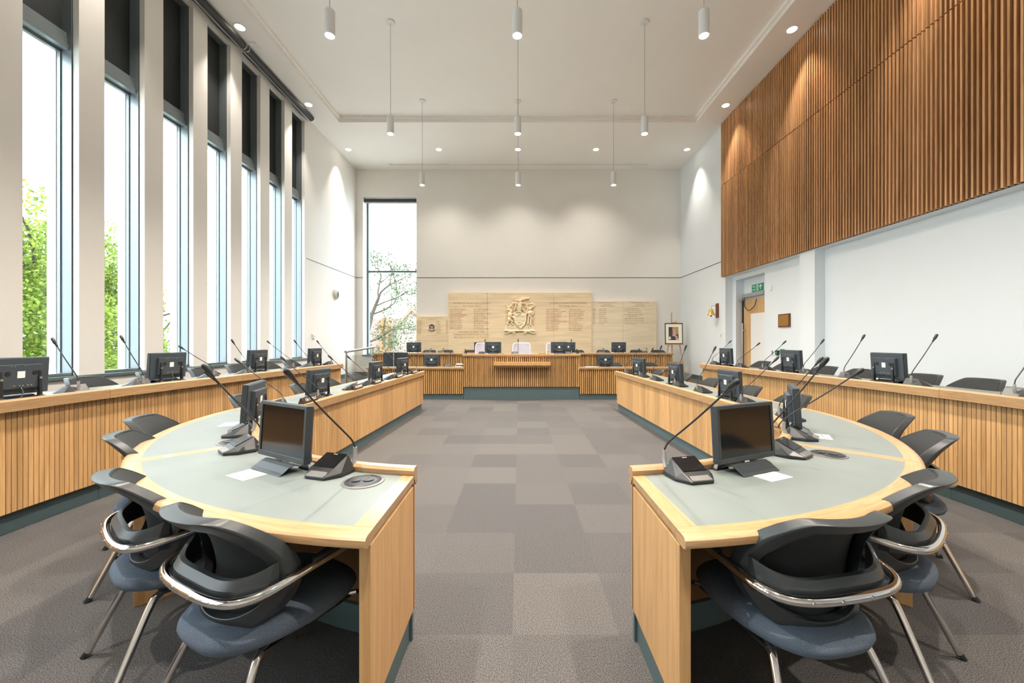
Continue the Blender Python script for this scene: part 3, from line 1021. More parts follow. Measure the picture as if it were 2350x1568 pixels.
# coat of arms, carved in relief: u,v from a 2000-unit sketch of the carving
def carve():
    mb = MB()
    S = 0.001045
    def P(u, v, d=0.0): return ((u - 1105) * S, -d, (1250 - v) * S)
    def poly(pts, d0, d1):
        q = [((u - 1105) * S, (1250 - v) * S) for u, v in pts]
        mb.prism(q, -d0, -d1, axis='y')
    def tub(pts, r, d):
        c = catmull([(u, v) for u, v in pts], 5) if len(pts) > 2 else pts
        mb.tube([P(u, v, d) for u, v in c], r * S, 7)
    def el(u, v, ru, rv, d, rd=None):
        mb.ell(P(u, v, d), (ru * S, (rd or min(ru, rv)) * S, rv * S), 12, 8)
    poly([(650, 1140), (1545, 1140), (1550, 1075), (1480, 985), (1330, 930), (1200, 950), (960, 950), (720, 925), (670, 1020)], 0, 0.035)
    tub([(645, 1135), (900, 1142), (1300, 1142), (1545, 1135)], 22, 0.04)
    tub([(650, 1130), (632, 1170), (645, 1205), (700, 1212), (800, 1180), (900, 1168), (960, 1190), (940, 1225), (900, 1210), (905, 1185)], 15, 0.045)
    tub([(1550, 1130), (1570, 1170), (1550, 1210), (1480, 1208), (1380, 1175), (1300, 1165), (1230, 1190), (1255, 1225), (1290, 1210), (1285, 1185)], 15, 0.045)
    poly([(905, 620), (1280, 610), (1288, 800), (1255, 920), (1190, 1010), (1110, 1075), (1020, 1000), (950, 910), (915, 790)], 0, 0.075)
    tub([(1280, 620), (1288, 800), (1255, 920), (1190, 1010), (1110, 1075)], 12, 0.075)
    for v in (790, 830):
        tub([(930, v), (990, v - 18), (1050, v), (1110, v - 18), (1170, v), (1260, v - 14)], 9, 0.078)
    for v in (985, 1030, 1065):
        tub([(720, v), (780, v - 14), (840, v), (900, v - 12), (960, v)], 9, 0.037)
    for u, v in ((1020, 690), (1195, 690)):
        tub([(u + 40 * math.cos(a), v + 30 * math.sin(a)) for a in [k * PI / 4 for k in range(9)]], 10, 0.08)
        el(u, v, 16, 14, 0.08)
    tub([(1030, 900), (1100, 870), (1160, 920), (1090, 960), (1030, 930)], 12, 0.08)
    # helmet and wreath
    for u, v, a, b in ((1105, 325, 62, 22), (1100, 365, 70, 26), (1100, 410, 78, 30), (1095, 460, 82, 34), (1090, 510, 76, 34), (1090, 570, 62, 44)):
        el(u, v, a, b, 0.07, 55)
    tub([(1180, 480), (1220, 520), (1260, 590)], 22, 0.06)
    tub([(1150, 600), (1100, 640), (1010, 680)], 12, 0.085)
    # bird with spread wings
    el(1110, 235, 52, 38, 0.05)
    el(1020, 225, 55, 16, 0.05)
    tub([(1150, 290), (1130, 300), (1095, 290)], 20, 0.05)
    tub([(1040, 235), (960, 225), (900, 200), (890, 165), (960, 145), (1010, 150)], 15, 0.04)
    poly([(1110, 205), (1140, 160), (1200, 140), (1400, 150), (1370, 185), (1280, 205), (1170, 235), (1130, 240)], 0, 0.05)
    for k in range(4):
        tub([(1150, 225 - 15 * k), (1240, 205 - 14 * k), (1370 - 20 * k, 180 - 9 * k)], 9, 0.052)
    # mantling
    tub([(1040, 330), (960, 300), (900, 310), (860, 370), (800, 420), (740, 440), (700, 380), (690, 350)], 22, 0.055)
    tub([(900, 320), (970, 330), (985, 420), (940, 500), (930, 540)], 20, 0.055)
    tub([(860, 400), (900, 440)], 18, 0.05)
    tub([(1020, 560), (960, 590), (930, 610)], 16, 0.06)
    tub([(1160, 310), (1230, 320), (1270, 310), (1300, 360), (1310, 430), (1350, 470), (1320, 550), (1280, 590)], 19, 0.055)
    tub([(1290, 320), (1350, 350), (1420, 330), (1490, 300)], 17, 0.05)
    tub([(1420, 330), (1500, 340), (1550, 390), (1480, 440), (1440, 470)], 19, 0.05)
    # lion
    el(775, 515, 55, 50, 0.06)
    el(830, 560, 50, 70, 0.05)
    el(740, 525, 28, 22, 0.08)
    el(805, 670, 62, 110, 0.055)
    el(790, 790, 62, 80, 0.05)
    tub([(780, 820), (750, 880), (730, 930), (790, 940)], 26, 0.05)
    tub([(820, 830), (880, 850), (850, 900), (870, 945), (900, 945)], 24, 0.05)
    tub([(840, 700), (900, 730), (945, 765)], 20, 0.07)
    tub([(840, 640), (900, 640), (930, 600)], 20, 0.07)
    tub([(740, 820), (690, 760), (685, 690), (700, 670)], 12, 0.03)
    tub([(730, 900), (690, 910), (700, 880)], 11, 0.03)
    # standing figure with one hand on the hip
    el(1408, 485, 42, 50, 0.06)
    el(1405, 610, 68, 85, 0.055)
    el(1400, 700, 58, 50, 0.055)
    tub([(1370, 720), (1355, 830), (1345, 950)], 30, 0.05)
    tub([(1435, 720), (1430, 840), (1425, 975)], 30, 0.055)
    tub([(1470, 740), (1500, 860), (1515, 950)], 14, 0.04)
    tub([(1460, 565), (1510, 610), (1490, 660), (1440, 690)], 22, 0.06)
    tub([(1350, 570), (1310, 620), (1290, 670)], 22, 0.06)
    tub([(1405 + 38 * math.cos(a), 1020 + 32 * math.sin(a)) for a in [k * PI / 4 for k in range(9)]], 11, 0.04)
    return mb
co = carve().build('coat_of_arms', M['carving'], main, loc=(0.0, -0.10, 1.30), smooth=True)
md = co.modifiers.new('fuse', 'REMESH')
md.mode = 'VOXEL'
md.voxel_size = 0.0075
md.use_smooth_shade = True

lb = empty('stone_board', (-2.72, YB - 0.004, 0.3))
tag(lb, 'small sandstone board with a painted crest beside the tall window', 'stone board', 'stone honours boards on the end wall')
MB().box(-0.505, 0.495, -0.06, 0, 0, 1.10).box(-0.505, 0.495, -0.06, 0, 1.104, 1.87).build('slab', M['stone'], lb, bevel=0.003)
tx = MB()
put_text(tx, 'THURROCK URBAN DISTRICT COUNCIL', 0.034, place_m(-0.02, -0.061, 1.84), spacing=1.1)
put_text(tx, 'CHAIRMEN 1936-1974', 0.03, place_m(-0.02, -0.061, 1.79), spacing=1.1)
rowt = ['G.J. Wilkinson', 'H. Edwards J.P.', 'W.J. Bennett', 'A.W. Lambert C.B.', 'C.F. Markham', 'W.R. Long', 'P.J. Perryman', 'A.E. Horncastle', 'R.P. Brennan', 'F.R. Anthony', 'J.W. Thomas', 'N. Taylor', 'W.J. Simmons', 'D. Hughes']
put_text(tx, '\n'.join(rowt), 0.027, place_m(-0.49, -0.061, 1.74), align='LEFT', line=1.15)
put_text(tx, '\n'.join(rowt[::-1]), 0.027, place_m(0.11, -0.061, 1.74), align='LEFT', line=1.15)
put_text(tx, '\n'.join('19%d' % (38 + i) for i in range(14)), 0.027, place_m(0.42, -0.061, 1.74), align='LEFT', line=1.15)
put_text(tx, 'THE LOCAL AUTHORITY', 0.028, place_m(0.0, -0.061, 1.27))
tx.build('roll_letters', M['letter'], lb)
cr = empty('painted_crest', (0, 0, 0))
cr.parent = lb
cr.location = (-0.02, -0.06, 1.52)
MB().prism([(-0.035, 0.03), (-0.035, -0.03), (0, -0.075), (0.035, -0.03), (0.035, 0.03)], -0.012, 0, axis='y').build('shield', M['silver'], cr)
MB().ell((-0.06, -0.005, 0.0), (0.022, 0.01, 0.05)).ell((0.06, -0.005, 0.0), (0.022, 0.01, 0.05)).ell((0, -0.006, 0.07), (0.035, 0.01, 0.03)).tube([(-0.09, -0.005, 0.05), (-0.05, -0.005, 0.08), (0, -0.005, 0.10), (0.06, -0.005, 0.07), (0.09, -0.005, 0.05)], 0.011, 6).build('supporters', M['blue'], cr)
MB().tube([(-0.10, -0.006, -0.07), (-0.05, -0.006, -0.10), (0, -0.006, -0.11), (0.05, -0.006, -0.10), (0.10, -0.006, -0.07)], 0.014, 6).build('ribbon', M['letter_red'], cr)

rbd = empty('stone_board', (3.30, YB - 0.004, 0.3))
tag(rbd, 'lower sandstone board with two lists of names, near the easel', 'stone board', 'stone honours boards on the end wall')
s_ = MB()
for a, b in ((-1.02, -0.03), (-0.03, 1.03)):
    for za, zb in ((0, 0.86), (0.86, 1.67), (1.67, 2.35)):
        s_.box(a + 0.002, b - 0.002, -0.06, 0, za + 0.001, zb - 0.001)
s_.build('slab', M['stone_pale'], rbd, bevel=0.003)
tx = MB()
put_text(tx, 'THURROCK BOROUGH COUNCIL\nPOST UNITARY\nLEADER OF THE COUNCIL', 0.038, place_m(-0.51, -0.061, 2.32), line=1.40, spacing=1.0)
put_text(tx, 'THURROCK BOROUGH COUNCIL\nPOST UNITARY\nCHIEF EXECUTIVE', 0.038, place_m(0.50, -0.061, 2.32), line=1.40, spacing=1.0)
put_text(tx, 'Andrew Smith\nAnne Cheale\nTerry Hipsey\nGarry Hague\nJohn Kent\nRobert Gledhill\nMark Coxshall\nAndrew Jefferies\nJohn Kent', 0.040, place_m(-0.78, -0.061, 2.125), align='LEFT', line=1.46)
put_text(tx, 'David Barnes 1996 July 2000\nW Ian Hunt OBE 2000 July 2002\n        MANAGING DIRECTOR\nDavid White Aug 2002 - June 2006\n        CHIEF EXECUTIVE\nAngie Ridgwell Jan 2006 - May 2008\nGraham Farrant Aug 2008 - Sept 2015\nLyn Carpenter Sept 2015 - Dec 2022\nDr Dave Smith May 2023', 0.040, place_m(0.02, -0.061, 2.125), align='LEFT', line=1.46)
tx.build('roll_letters', M['letter'], rbd)
tx = MB()
put_text(tx, '1998\n2004\n2006\n2007\n2010\n2016\n2022\n2023\n2024', 0.040, place_m(-0.98, -0.0605, 2.125), align='LEFT', line=1.46)
tx.build('year_letters', M['letter_red'], rbd)

# ------------------------------------------------------------------ lamps
def spot(name, parent, loc, energy, size, blend, r=0.04):
    ld = bpy.data.lights.new(name, 'SPOT')
    ld.energy = energy
    ld.color = LAMP_COL
    ld.spot_size = size
    ld.spot_blend = blend
    ld.shadow_soft_size = r
    o = bpy.data.objects.new(name, ld)
    o.location = loc
    o.parent = parent
    COL.objects.link(o)
    return o
pend0 = empty('pendant_lamp', (0, 0, ZU))
_h = -(ZU - 5.0)
MB().lathe([(0.075, -0.02), (0.078, -0.012), (0.07, 0)], 24).build('ceiling_rose', M['lamp_shell'], pend0, smooth=True)
MB().tube([(0, 0, _h + 0.29), (0, 0, -0.02)], 0.004, 8).build('suspension_cable', M['cable'], pend0)
MB().lathe([(0.052, 0.0), (0.060, 0.0), (0.060, 0.285), (0.057, 0.295), (0.02, 0.30)], 28, (0, 0, _h)).lathe([(0.012, 0.29), (0.012, 0.33)], 10, (0, 0, _h)).build('lamp_shade', M['lamp_shell'], pend0, smooth=True)
MB().lathe([(0.050, -0.004), (0.050, -0.001)], 24, (0, 0, _h)).build('lit_lens', M['glow'], pend0)
rows = [4.72, 6.95, 9.23]
rn = ['near', 'middle', 'far']
cn = ['left', 'centre', 'right']
first = True
for i, y in enumerate([2.47, 0.2] + rows):
    for j, x in enumerate((-2.24, -0.02, 2.19)):
        if i >= 2:
            lab = 'white cylinder pendant lamp, %s one of the %s hanging row' % (cn[j], {2: 'nearest', 3: 'middle', 4: 'farthest'}[i])
        else:
            lab = 'white cylinder pendant lamp hanging above the aisle outside the frame'
        if first:
            p = pend0
            p.location = (x, y, ZU)
            p['label'] = lab
            p['group'] = 'white pendant lamps over the aisle'
            first = False
        else:
            p = dup(pend0, (x, y, ZU), 0, lab, 'white pendant lamps over the aisle')
        p['category'] = 'pendant lamp'
for o in [q for q in SC.objects if q.name.startswith('pendant_lamp')]:
    spot('pendant_light', o, (0, 0, _h - 0.01), P_PENDANT, 2.3, 0.9)

dl0 = empty('ceiling_downlight', (0, 0, ZC))
MB().lathe([(0.078, -0.004), (0.10, -0.006), (0.102, 0.0)], 28).build('trim_ring', M['lamp_shell'], dl0, smooth=True)
MB().lathe([(0.077, -0.0055), (0.077, -0.003)], 28).build('lit_lens', M['glow'], dl0)
dls = []
for nm, x, yy in (('left', -4.83, [6.9, 9.15, 11.29, 4.65, 2.4, 0.2]), ('right', 4.76, [6.95, 9.18, 11.29, 4.7, 2.45, 0.2])):
    for i, y in enumerate(yy):
        dls.append((x, y, 'round recessed downlight in the %s ceiling border, %s' % (nm, ['second from the far corner', 'third'][0] if False else ['nearest to the camera in view', 'between the nearest one and the corner one', 'in the far corner', 'outside the frame', 'outside the frame', 'outside the frame'][i]), True))
for x, n in ((-2.27, 'left'), (-0.03, 'middle'), (2.18, 'right')):
    dls.append((x, 11.29, 'round recessed downlight in the border over the dais, %s of three' % n, False))
first = True
for x, y, lab, wallside in dls:
    if first:
        d = dl0
        d.location = (x, y, ZC)
        d['label'] = lab
        d['group'] = 'recessed downlights in the ceiling border'
        first = False
    else:
        d = dup(dl0, (x, y, ZC), 0, lab, 'recessed downlights in the ceiling border')
    d['category'] = 'downlight'
for o in [q for q in SC.objects if q.name.startswith('ceiling_downlight')]:
    ws = abs(o.location.x) > 4
    spot('downlight_beam', o, (0, 0, -0.012), P_DOWN_WALL if ws else P_DOWN, 1.25 if ws else 1.9, 0.7 if ws else 1.0, 0.05)

# linear slot liner in the ceiling border
tag(MB().box(SX0 + 0.01, SX1 - 0.01, SY0 + 0.03, SY1 - 0.03, ZC + 0.02, ZC + 0.049).build('slot_diffuser', M['ceiling']), 'long slim air slot in the ceiling border above the stone boards', 'air diffuser')
tag(MB().box(-4.93, -4.77, 7.24, 7.38, ZC - 0.02, ZC).build('ceiling_sensor', M['white'], bevel=0.006), 'small white square sensor on the ceiling beside the roller blind', 'sensor')

# roller blinds along the left wall
for i, (ya, yb, lab) in enumerate(((7.30, 9.62, 'far dark roller blind under the ceiling along the left windows'), (4.90, 7.24, 'nearer dark roller blind under the ceiling along the left windows'), (2.5, 4.84, 'dark roller blind above the left windows, outside the frame'))):
    t = empty('roller_blind', (XL + 0.15, (ya + yb) / 2, 6.75))
    tag(t, lab, 'blind', 'roller blinds over the left windows')
    h = (yb - ya) / 2
    MB().tube([(0, -h + 0.02, 0), (0, h - 0.02, 0)], 0.06, 18).build('fabric_roll', M['blind'], t, smooth=True)
    MB().box(-0.085, -0.07, -h + 0.03, h - 0.03, -0.075, -0.055).build('bottom_bar', M['steel'], t)
    for s in (-1, 1):
        MB().lathe([(0.066, -0.006), (0.066, 0.006)], 18, mtx=Matrix.Translation((0, s * (h - 0.01), 0)) @ Matrix.Rotation(PI / 2, 4, 'X')).box(-0.02, 0.02, s * (h - 0.01) - 0.005, s * (h - 0.01) + 0.005, 0.0, 0.069).build('end_bracket', M['steel'], t)

# ------------------------------------------------------------------ the visitor chair
def chair():
    t = empty('armchair')
    YC = 0.075
    def yr(z):
        P_ = [(0.46, -0.215), (0.52, -0.212), (0.60, -0.205), (0.66, -0.215), (0.72, -0.230), (0.78, -0.258), (0.83, -0.295), (0.88, -0.340)]
        for a, b in zip(P_, P_[1:]):
            if z <= b[0]:
                return lerp(a[1], b[1], (z - a[0]) / (b[0] - a[0]))
        return P_[-1][1]
    def wrap(x): return 0.10 * (abs(x) / 0.24) ** 2
    # outer and inner contours, right half from top centre to bottom centre
    O = [(0, .866), (.08, .866), (.135, .864), (.160, .852), (.194, .812), (.226, .758), (.246, .70), (.250, .65), (.238, .595), (.212, .54), (.168, .498), (.11, .478), (.05, .470), (0, .468)]
    I = [(0, .830), (.070, .829), (.118, .825), (.136, .812), (.164, .776), (.192, .735), (.211, .70), (.214, .65), (.202, .60), (.175, .565), (.135, .538), (.09, .522), (.045, .516), (0, .514)]
    n = len(O)
    OI = catmull([(a[0], a[1], b[0], b[1]) for a, b in zip(O, I)], 3)
    O, I = [q[:2] for q in OI], [q[2:] for q in OI]
    n = len(O)
    full = [(O[i], I[i], 1) for i in range(n)] + [(O[i], I[i], -1) for i in range(n - 2, 0, -1)]
    v, f = [], []
    for (ox, oz), (ix, iz), s in full:
        for x, z, dy in ((ox * s, oz, 0.052), (ox * s, oz, 0.004), (ox * 0.97 * s, oz * 0.99 + 0.0066, -0.004), (ix * s, iz, -0.004), (ix * s, iz, 0.03)):
            v.append((x, yr(z) + wrap(x) + dy, z))
    m = len(full)
    for i in range(m):
        j = (i + 1) % m
        for k in range(5):
            k2 = (k + 1) % 5
            f.append((i * 5 + k, i * 5 + k2, j * 5 + k2, j * 5 + k))
    MB().add(v, f).build('back_frame', M['shell'], t, bevel=0.003, smooth=True, angle=0.7)
    # rear yoke: a dished band from side to side that carries the arm tube
    v, f = [], []
    N = 28
    for i in range(N + 1):
        u = -1 + 2 * i / N
        x = 0.242 * u
        up = 0.035 * abs(u) ** 6
        yb = -0.264 + 0.10 * abs(u) ** 4.5
        for z, dy in ((0.600, 0.012), (0.603, 0.0), (0.652, 0.0), (0.672 + up, 0.018), (0.672 + up, 0.034), (0.600, 0.034)):
            v.append((x, yb + dy, z))
    for i in range(N):
        for k in range(6):
            k2 = (k + 1) % 6
            f.append((i * 6 + k, i * 6 + k2, (i + 1) * 6 + k2, (i + 1) * 6 + k))
    f += [tuple(range(6)), tuple(N * 6 + k for k in range(6))]
    MB().add(v, f).build('rear_yoke', M['shell'], t, smooth=True, angle=0.5)
    # fabric back, dished
    v, f = [], []
    NX, NZ = 12, 14
    for a in range(2):
        for j in range(NZ + 1):
            z = lerp(0.488, 0.852, j / NZ)
            zz_ = [(0.468, .10), (.50, .165), (.545, .202), (.60, .226), (.70, .238), (.75, .222), (.80, .190), (.842, .158), (.87, .12)]
            hw_ = .2
            for p, q in zip(zz_, zz_[1:]):
                if p[0] <= z <= q[0]:
                    hw_ = lerp(p[1], q[1], (z - p[0]) / (q[0] - p[0]))
            bel = math.sin(PI * (z - 0.47) / 0.40)
            for i in range(NX + 1):
                x = hw_ * (-1 + 2 * i / NX)
                y = yr(z) + wrap(x) + 0.050 + 0.012 * bel * (1 - (abs(x) / 0.24) ** 2) - (0.012 if a else 0.0)
                v.append((x, y, z))
    st_ = (NX + 1) * (NZ + 1)
    for a in range(2):
        for j in range(NZ):
            for i in range(NX):
                p = a * st_ + j * (NX + 1) + i
                f.append((p, p + 1, p + NX + 2, p + NX + 1))
    for j in range(NZ):
        for i in (0, NX):
            p = j * (NX + 1) + i
            f.append((p, p + NX + 1, p + NX + 1 + st_, p + st_))
    for i in range(NX):
        for j in (0, NZ):
            p = j * (NX + 1) + i
            f.append((p, p + 1, p + 1 + st_, p + st_))
    MB().add(v, f).build('backrest', M['mesh_fabric'], t, smooth=True, angle=0.8)
    # bright tube: arms and the loop behind the back
    half = [(0.0, -0.284, 0.630), (0.09, -0.281, 0.630), (0.16, -0.271, 0.631), (0.212, -0.250, 0.633), (0.245, -0.212, 0.636), (0.262, -0.155, 0.641), (0.270, -0.05, 0.652), (0.275, 0.05, 0.660), (0.275, 0.12, 0.664), (0.273, 0.165, 0.655), (0.271, 0.195, 0.625)]
    full = [(-x, y, z) for x, y, z in half[::-1]][:-1] + half
    arm = MB().tube(catmull(full, 3), 0.0145, 12).build('arm_tube', M['chrome'], t, smooth=True, angle=1.2)
    for x, y in ((-0.15, -0.270), (-0.055, -0.282), (0.055, -0.282), (0.15, -0.270)):
        MB().tube([(x, y - 0.010, 0.632), (x, y - 0.0175, 0.632)], 0.006, 8).build('screw', M['steel'], arm)
    for s in (-1, 1):
        MB().tube([(s * 0.272, -0.03, 0.672), (s * 0.275, 0.03, 0.678), (s * 0.274, 0.14, 0.682)], [0.012, 0.016, 0.015], 10).build('arm_pad', M['plastic'], t, smooth=True)
    # legs
    for s in (-1, 1):
        MB().tube(catmull([(s * 0.271, 0.194, 0.628), (s * 0.270, 0.203, 0.58), (s * 0.266, 0.22, 0.35), (s * 0.258, 0.245, 0.012)], 4), 0.014, 10).build('front_leg', M['chrome'], t, smooth=True, angle=1.2)
        rl = MB().tube(catmull([(s * 0.12, 0.02, 0.385), (s * 0.15, -0.09, 0.388), (s * 0.175, -0.150, 0.375), (s * 0.19, -0.185, 0.335), (s * 0.235, -0.285, 0.10), (s * 0.25, -0.322, 0.012)], 5), 0.014, 10).build('rear_leg', M['chrome'], t, smooth=True, angle=1.2)
        MB().tube([(s * 0.2535, -0.331, 0.0), (s * 0.2485, -0.318, 0.022)], 0.0145, 10).build('glide', M['plastic'], rl)
        MB().tube([(s * 0.268, 0.215, 0.40), (s * 0.20, 0.21, 0.386), (s * 0.10, 0.10, 0.384)], 0.010, 8).build('seat_bracket', M['chrome'], t, smooth=True)
    # seat cushion
    v, f = [], []
    prof = [(0.0, 0.388), (0.60, 0.386), (0.86, 0.392), (0.965, 0.410), (1.0, 0.434), (0.985, 0.450), (0.93, 0.466), (0.82, 0.476), (0.5, 0.482), (0.0, 0.484)]
    SEG = 36
    for s, z in prof:
        for k in range(SEG):
            a = 2 * PI * k / SEG
            c, d = math.cos(a), math.sin(a)
            ex = 2 / 3.0
            x = math.copysign(abs(c) ** ex, c)
            y = math.copysign(abs(d) ** ex, d)
            wx = 0.238 if y > 0 else 0.238 - 0.035 * abs(y)
            zz2 = z - (0.022 * max(0, s * y - 0.6) / 0.4 if z > 0.43 else 0)
            v.append((x * s * wx, 0.0 + y * s * 0.275, zz2))
    for i in range(len(prof) - 1):
        for k in range(SEG):
            k2 = (k + 1) % SEG
            f.append((i * SEG + k, i * SEG + k2, (i + 1) * SEG + k2, (i + 1) * SEG + k))
    MB().add(v, f).build('seat', M['seat'], t, smooth=True, angle=1.3)
    MB().box(-0.19, 0.19, -0.15, 0.20, 0.374, 0.387).build('seat_pan', M['plastic'], t)
    def squash(o):
        for ch in o.children:
            if ch.type == 'MESH':
                st = ch.name.split('.')[0]
                for q in ch.data.vertices:
                    if st in ('back_frame', 'rear_yoke', 'backrest', 'arm_tube', 'arm_pad', 'screw'):
                        q.co.z = 0.834 - (0.866 - q.co.z) * 1.03
                    elif st == 'front_leg':
                        q.co.z *= 0.94
                    else:
                        q.co.z *= 0.963
            squash(ch)
    squash(t)
    return t
ch0 = chair()
used = [False]
def place_chair(bx, by, fx, fy, z, label, group):
    l = math.hypot(fx, fy)
    fx, fy = fx / l, fy / l
    x, y = bx + fx * 0.33, by + fy * 0.33
    rz = rot_to(fx, fy)
    if not used[0]:
        used[0] = True
        ch0.location = (x, y, z)
        ch0.rotation_euler = (0, 0, rz)
        ch0['label'], ch0['group'], ch0['category'] = label, group, 'chair'
        return ch0
    c = dup(ch0, (x, y, z), rz, label, group)
    c['category'] = 'chair'
    return c
gl, gr = 'chairs along the inner left desks', 'chairs along the inner right desks'
LC = (-0.255, 3.7)
RC = (0.295, 3.7)
place_chair(-1.08, 1.22, .46, .89, 0, 'nearest black and chrome armchair with blue grey seat, tucked under the left curved desk', gl)
place_chair(-1.70, 1.58, .63, .78, 0, 'second nearest left armchair, its light rimmed back turned sideways at the curved desk', gl)
for i, (x, y) in enumerate(((-2.42, 2.32), (-2.82, 2.88))):
    place_chair(x, y, LC[0] - x, LC[1] - y, 0, 'black armchair back showing over the left curved desk, %s along the curve' % ('third' if i == 0 else 'fourth'), gl)
for i, (x, y) in enumerate(((-2.93, 4.1), (-2.92, 5.12), (-2.92, 5.85), (-2.9, 6.8), (-2.85, 7.75))):
    place_chair(x, y, 1, 0.03 * (i % 2), 0, 'black chair back behind the straight left inner desk, %s from the camera' % ORD[i], gl)
place_chair(1.04, 1.18, -.20, .97, 0, 'nearest black and chrome armchair with blue grey seat, tucked under the right curved desk', gr)
place_chair(1.73, 1.57, -.63, .78, 0, 'second nearest right armchair, its chrome loop showing at the right curved desk', gr)
for i, (x, y) in enumerate(((2.56, 2.33), (2.95, 3.02))):
    place_chair(x, y, RC[0] - x, RC[1] - y, 0, 'black armchair back showing over the right curved desk, %s along the curve' % ('third' if i == 0 else 'fourth'), gr)
for i, (x, y) in enumerate(((2.97, 4.12), (2.96, 4.9), (2.95, 5.88), (2.93, 6.76), (2.85, 7.8))):
    place_chair(x, y, -1, 0.03 * (i % 2), 0, 'black chair back behind the straight right inner desk, %s from the camera' % ORD[i], gr)
for i, y in enumerate((3.9, 4.6, 5.3, 5.95, 6.7, 7.35)):
    place_chair(-4.34, y, 1, 0.02, 0.2, 'black chair on the left raised floor below the windows, %s from the camera' % ORD[i], 'chairs behind the raised left desks')
for i, y in enumerate((3.72, 4.25, 5.02, 5.6, 6.42, 7.05)):
    place_chair(4.42, y, -1, 0.02, 0.2, 'black chair on the right raised floor before the white wall, %s from the camera' % ORD[i], 'chairs behind the raised right desks')
for i, x in enumerate((2.45, 3.35)):
    place_chair(x, 10.42, 0, -1, 0, 'black chair behind the low right dais desk, %s one' % ('left' if i == 0 else 'right'), 'chairs behind the low dais desks')
place_chair(-3.25, 10.42, 0, -1, 0, 'black chair behind the large monitor on the low left dais desk', 'chairs behind the low dais desks')
for i, x in enumerate((-2.6, -2.1, -1.4)):
    place_chair(x, 11.72, 0, -1, 0.3, 'black chair behind the upper left dais desk, %s from the window' % ORD[i], 'chairs behind the upper dais desks')
for i, x in enumerate((1.7, 2.45, 3.42, 4.05)):
    place_chair(x, 11.72, 0, -1, 0.3, 'black chair behind the upper right dais desk, %s from the centre' % ORD[i], 'chairs behind the upper dais desks')

# lilac swivel chairs behind the centre desk
def lilac_chair():
    t = empty('swivel_chair')
    v, f = [], []
    N = 12
    def outl(z):
        return 0.24 if z < 0.9 else 0.24 - 0.05 * ((z - 0.9) / 0.14) ** 3
    for a in (0, 1):
        for j in range(N + 1):
            z = lerp(0.48, 1.03, j / N)
            for i in range(9):
                u = -1 + i / 4
                v.append((outl(z) * u * (0.93 if a == 0 else 1), -0.22 - 0.06 * (z - 0.5) + 0.05 * u * u - 0.03 * a, z))
    for a in (0, 1):
        for j in range(N):
            for i in range(8):
                p = a * 9 * (N + 1) + j * 9 + i
                f.append((p, p + 1, p + 10, p + 9))
    st_ = 9 * (N + 1)
    for j in range(N):
        for i in (0, 8):
            p = j * 9 + i
            f.append((p, p + 9, p + 9 + st_, p + st_))
    for i in range(8):
        for j in (0, N):
            p = j * 9 + i
            f.append((p, p + 1, p + 1 + st_, p + st_))
    b_ = MB().add(v, f).build('backrest', M['lilac'], t, smooth=True)
    edge = []
    for j in range(N + 1):
        z = lerp(0.48, 1.03, j / N)
        edge.append((outl(z) * 0.985, -0.185 - 0.06 * (z - 0.5), z))
    loop = edge + [(x, -0.235 - 0.033 + 0.05 * (x / 0.2) ** 2, 1.037) for x in (0.12, 0.0, -0.12)] + [(-x, y, z) for x, y, z in edge[::-1]]
    MB().tube(loop, 0.013, 8).build('back_trim', M['lilac_trim'], t, smooth=True)
    MB().hull([(x, y, z) for x in (-0.24, 0.24) for y in (-0.2, 0.25) for z in (0.45, 0.5)]).build('seat', M['lilac'], t, bevel=0.02, smooth=True)
    MB().tube([(0, 0, 0.06), (0, 0, 0.46)], 0.03, 12).build('gas_column', M['steel'], t, smooth=True)
    bs = MB()
    for k in range(5):
        a = 2 * PI * k / 5
        bs.tube([(0, 0, 0.08), (0.28 * math.cos(a), 0.28 * math.sin(a), 0.06)], [0.022, 0.014], 8)
        bs.lathe([(0.02, 0.0), (0.03, 0.02), (0.025, 0.05)], 10, (0.28 * math.cos(a), 0.28 * math.sin(a), 0))
    bs.build('star_base', M['silver'], t)
    return t
lc0 = lilac_chair()
lc0.location = (-0.93, 10.48, 0.3)
for k, (x, lab) in enumerate(((-0.93, 'lilac high backed chair partly hidden by the left pair of dais monitors'), (0.07, 'lilac high backed chair in the middle of the central dais desk'), (0.97, 'lilac high backed chair partly hidden by the right pair of dais monitors'))):
    c = lc0 if k == 0 else dup(lc0, (x, 10.48, 0.3), PI)
    c.location = (x, 10.48, 0.3)
    c.rotation_euler = (0, 0, PI)
    tag(c, lab, 'chair', 'lilac chairs behind the central dais desk')

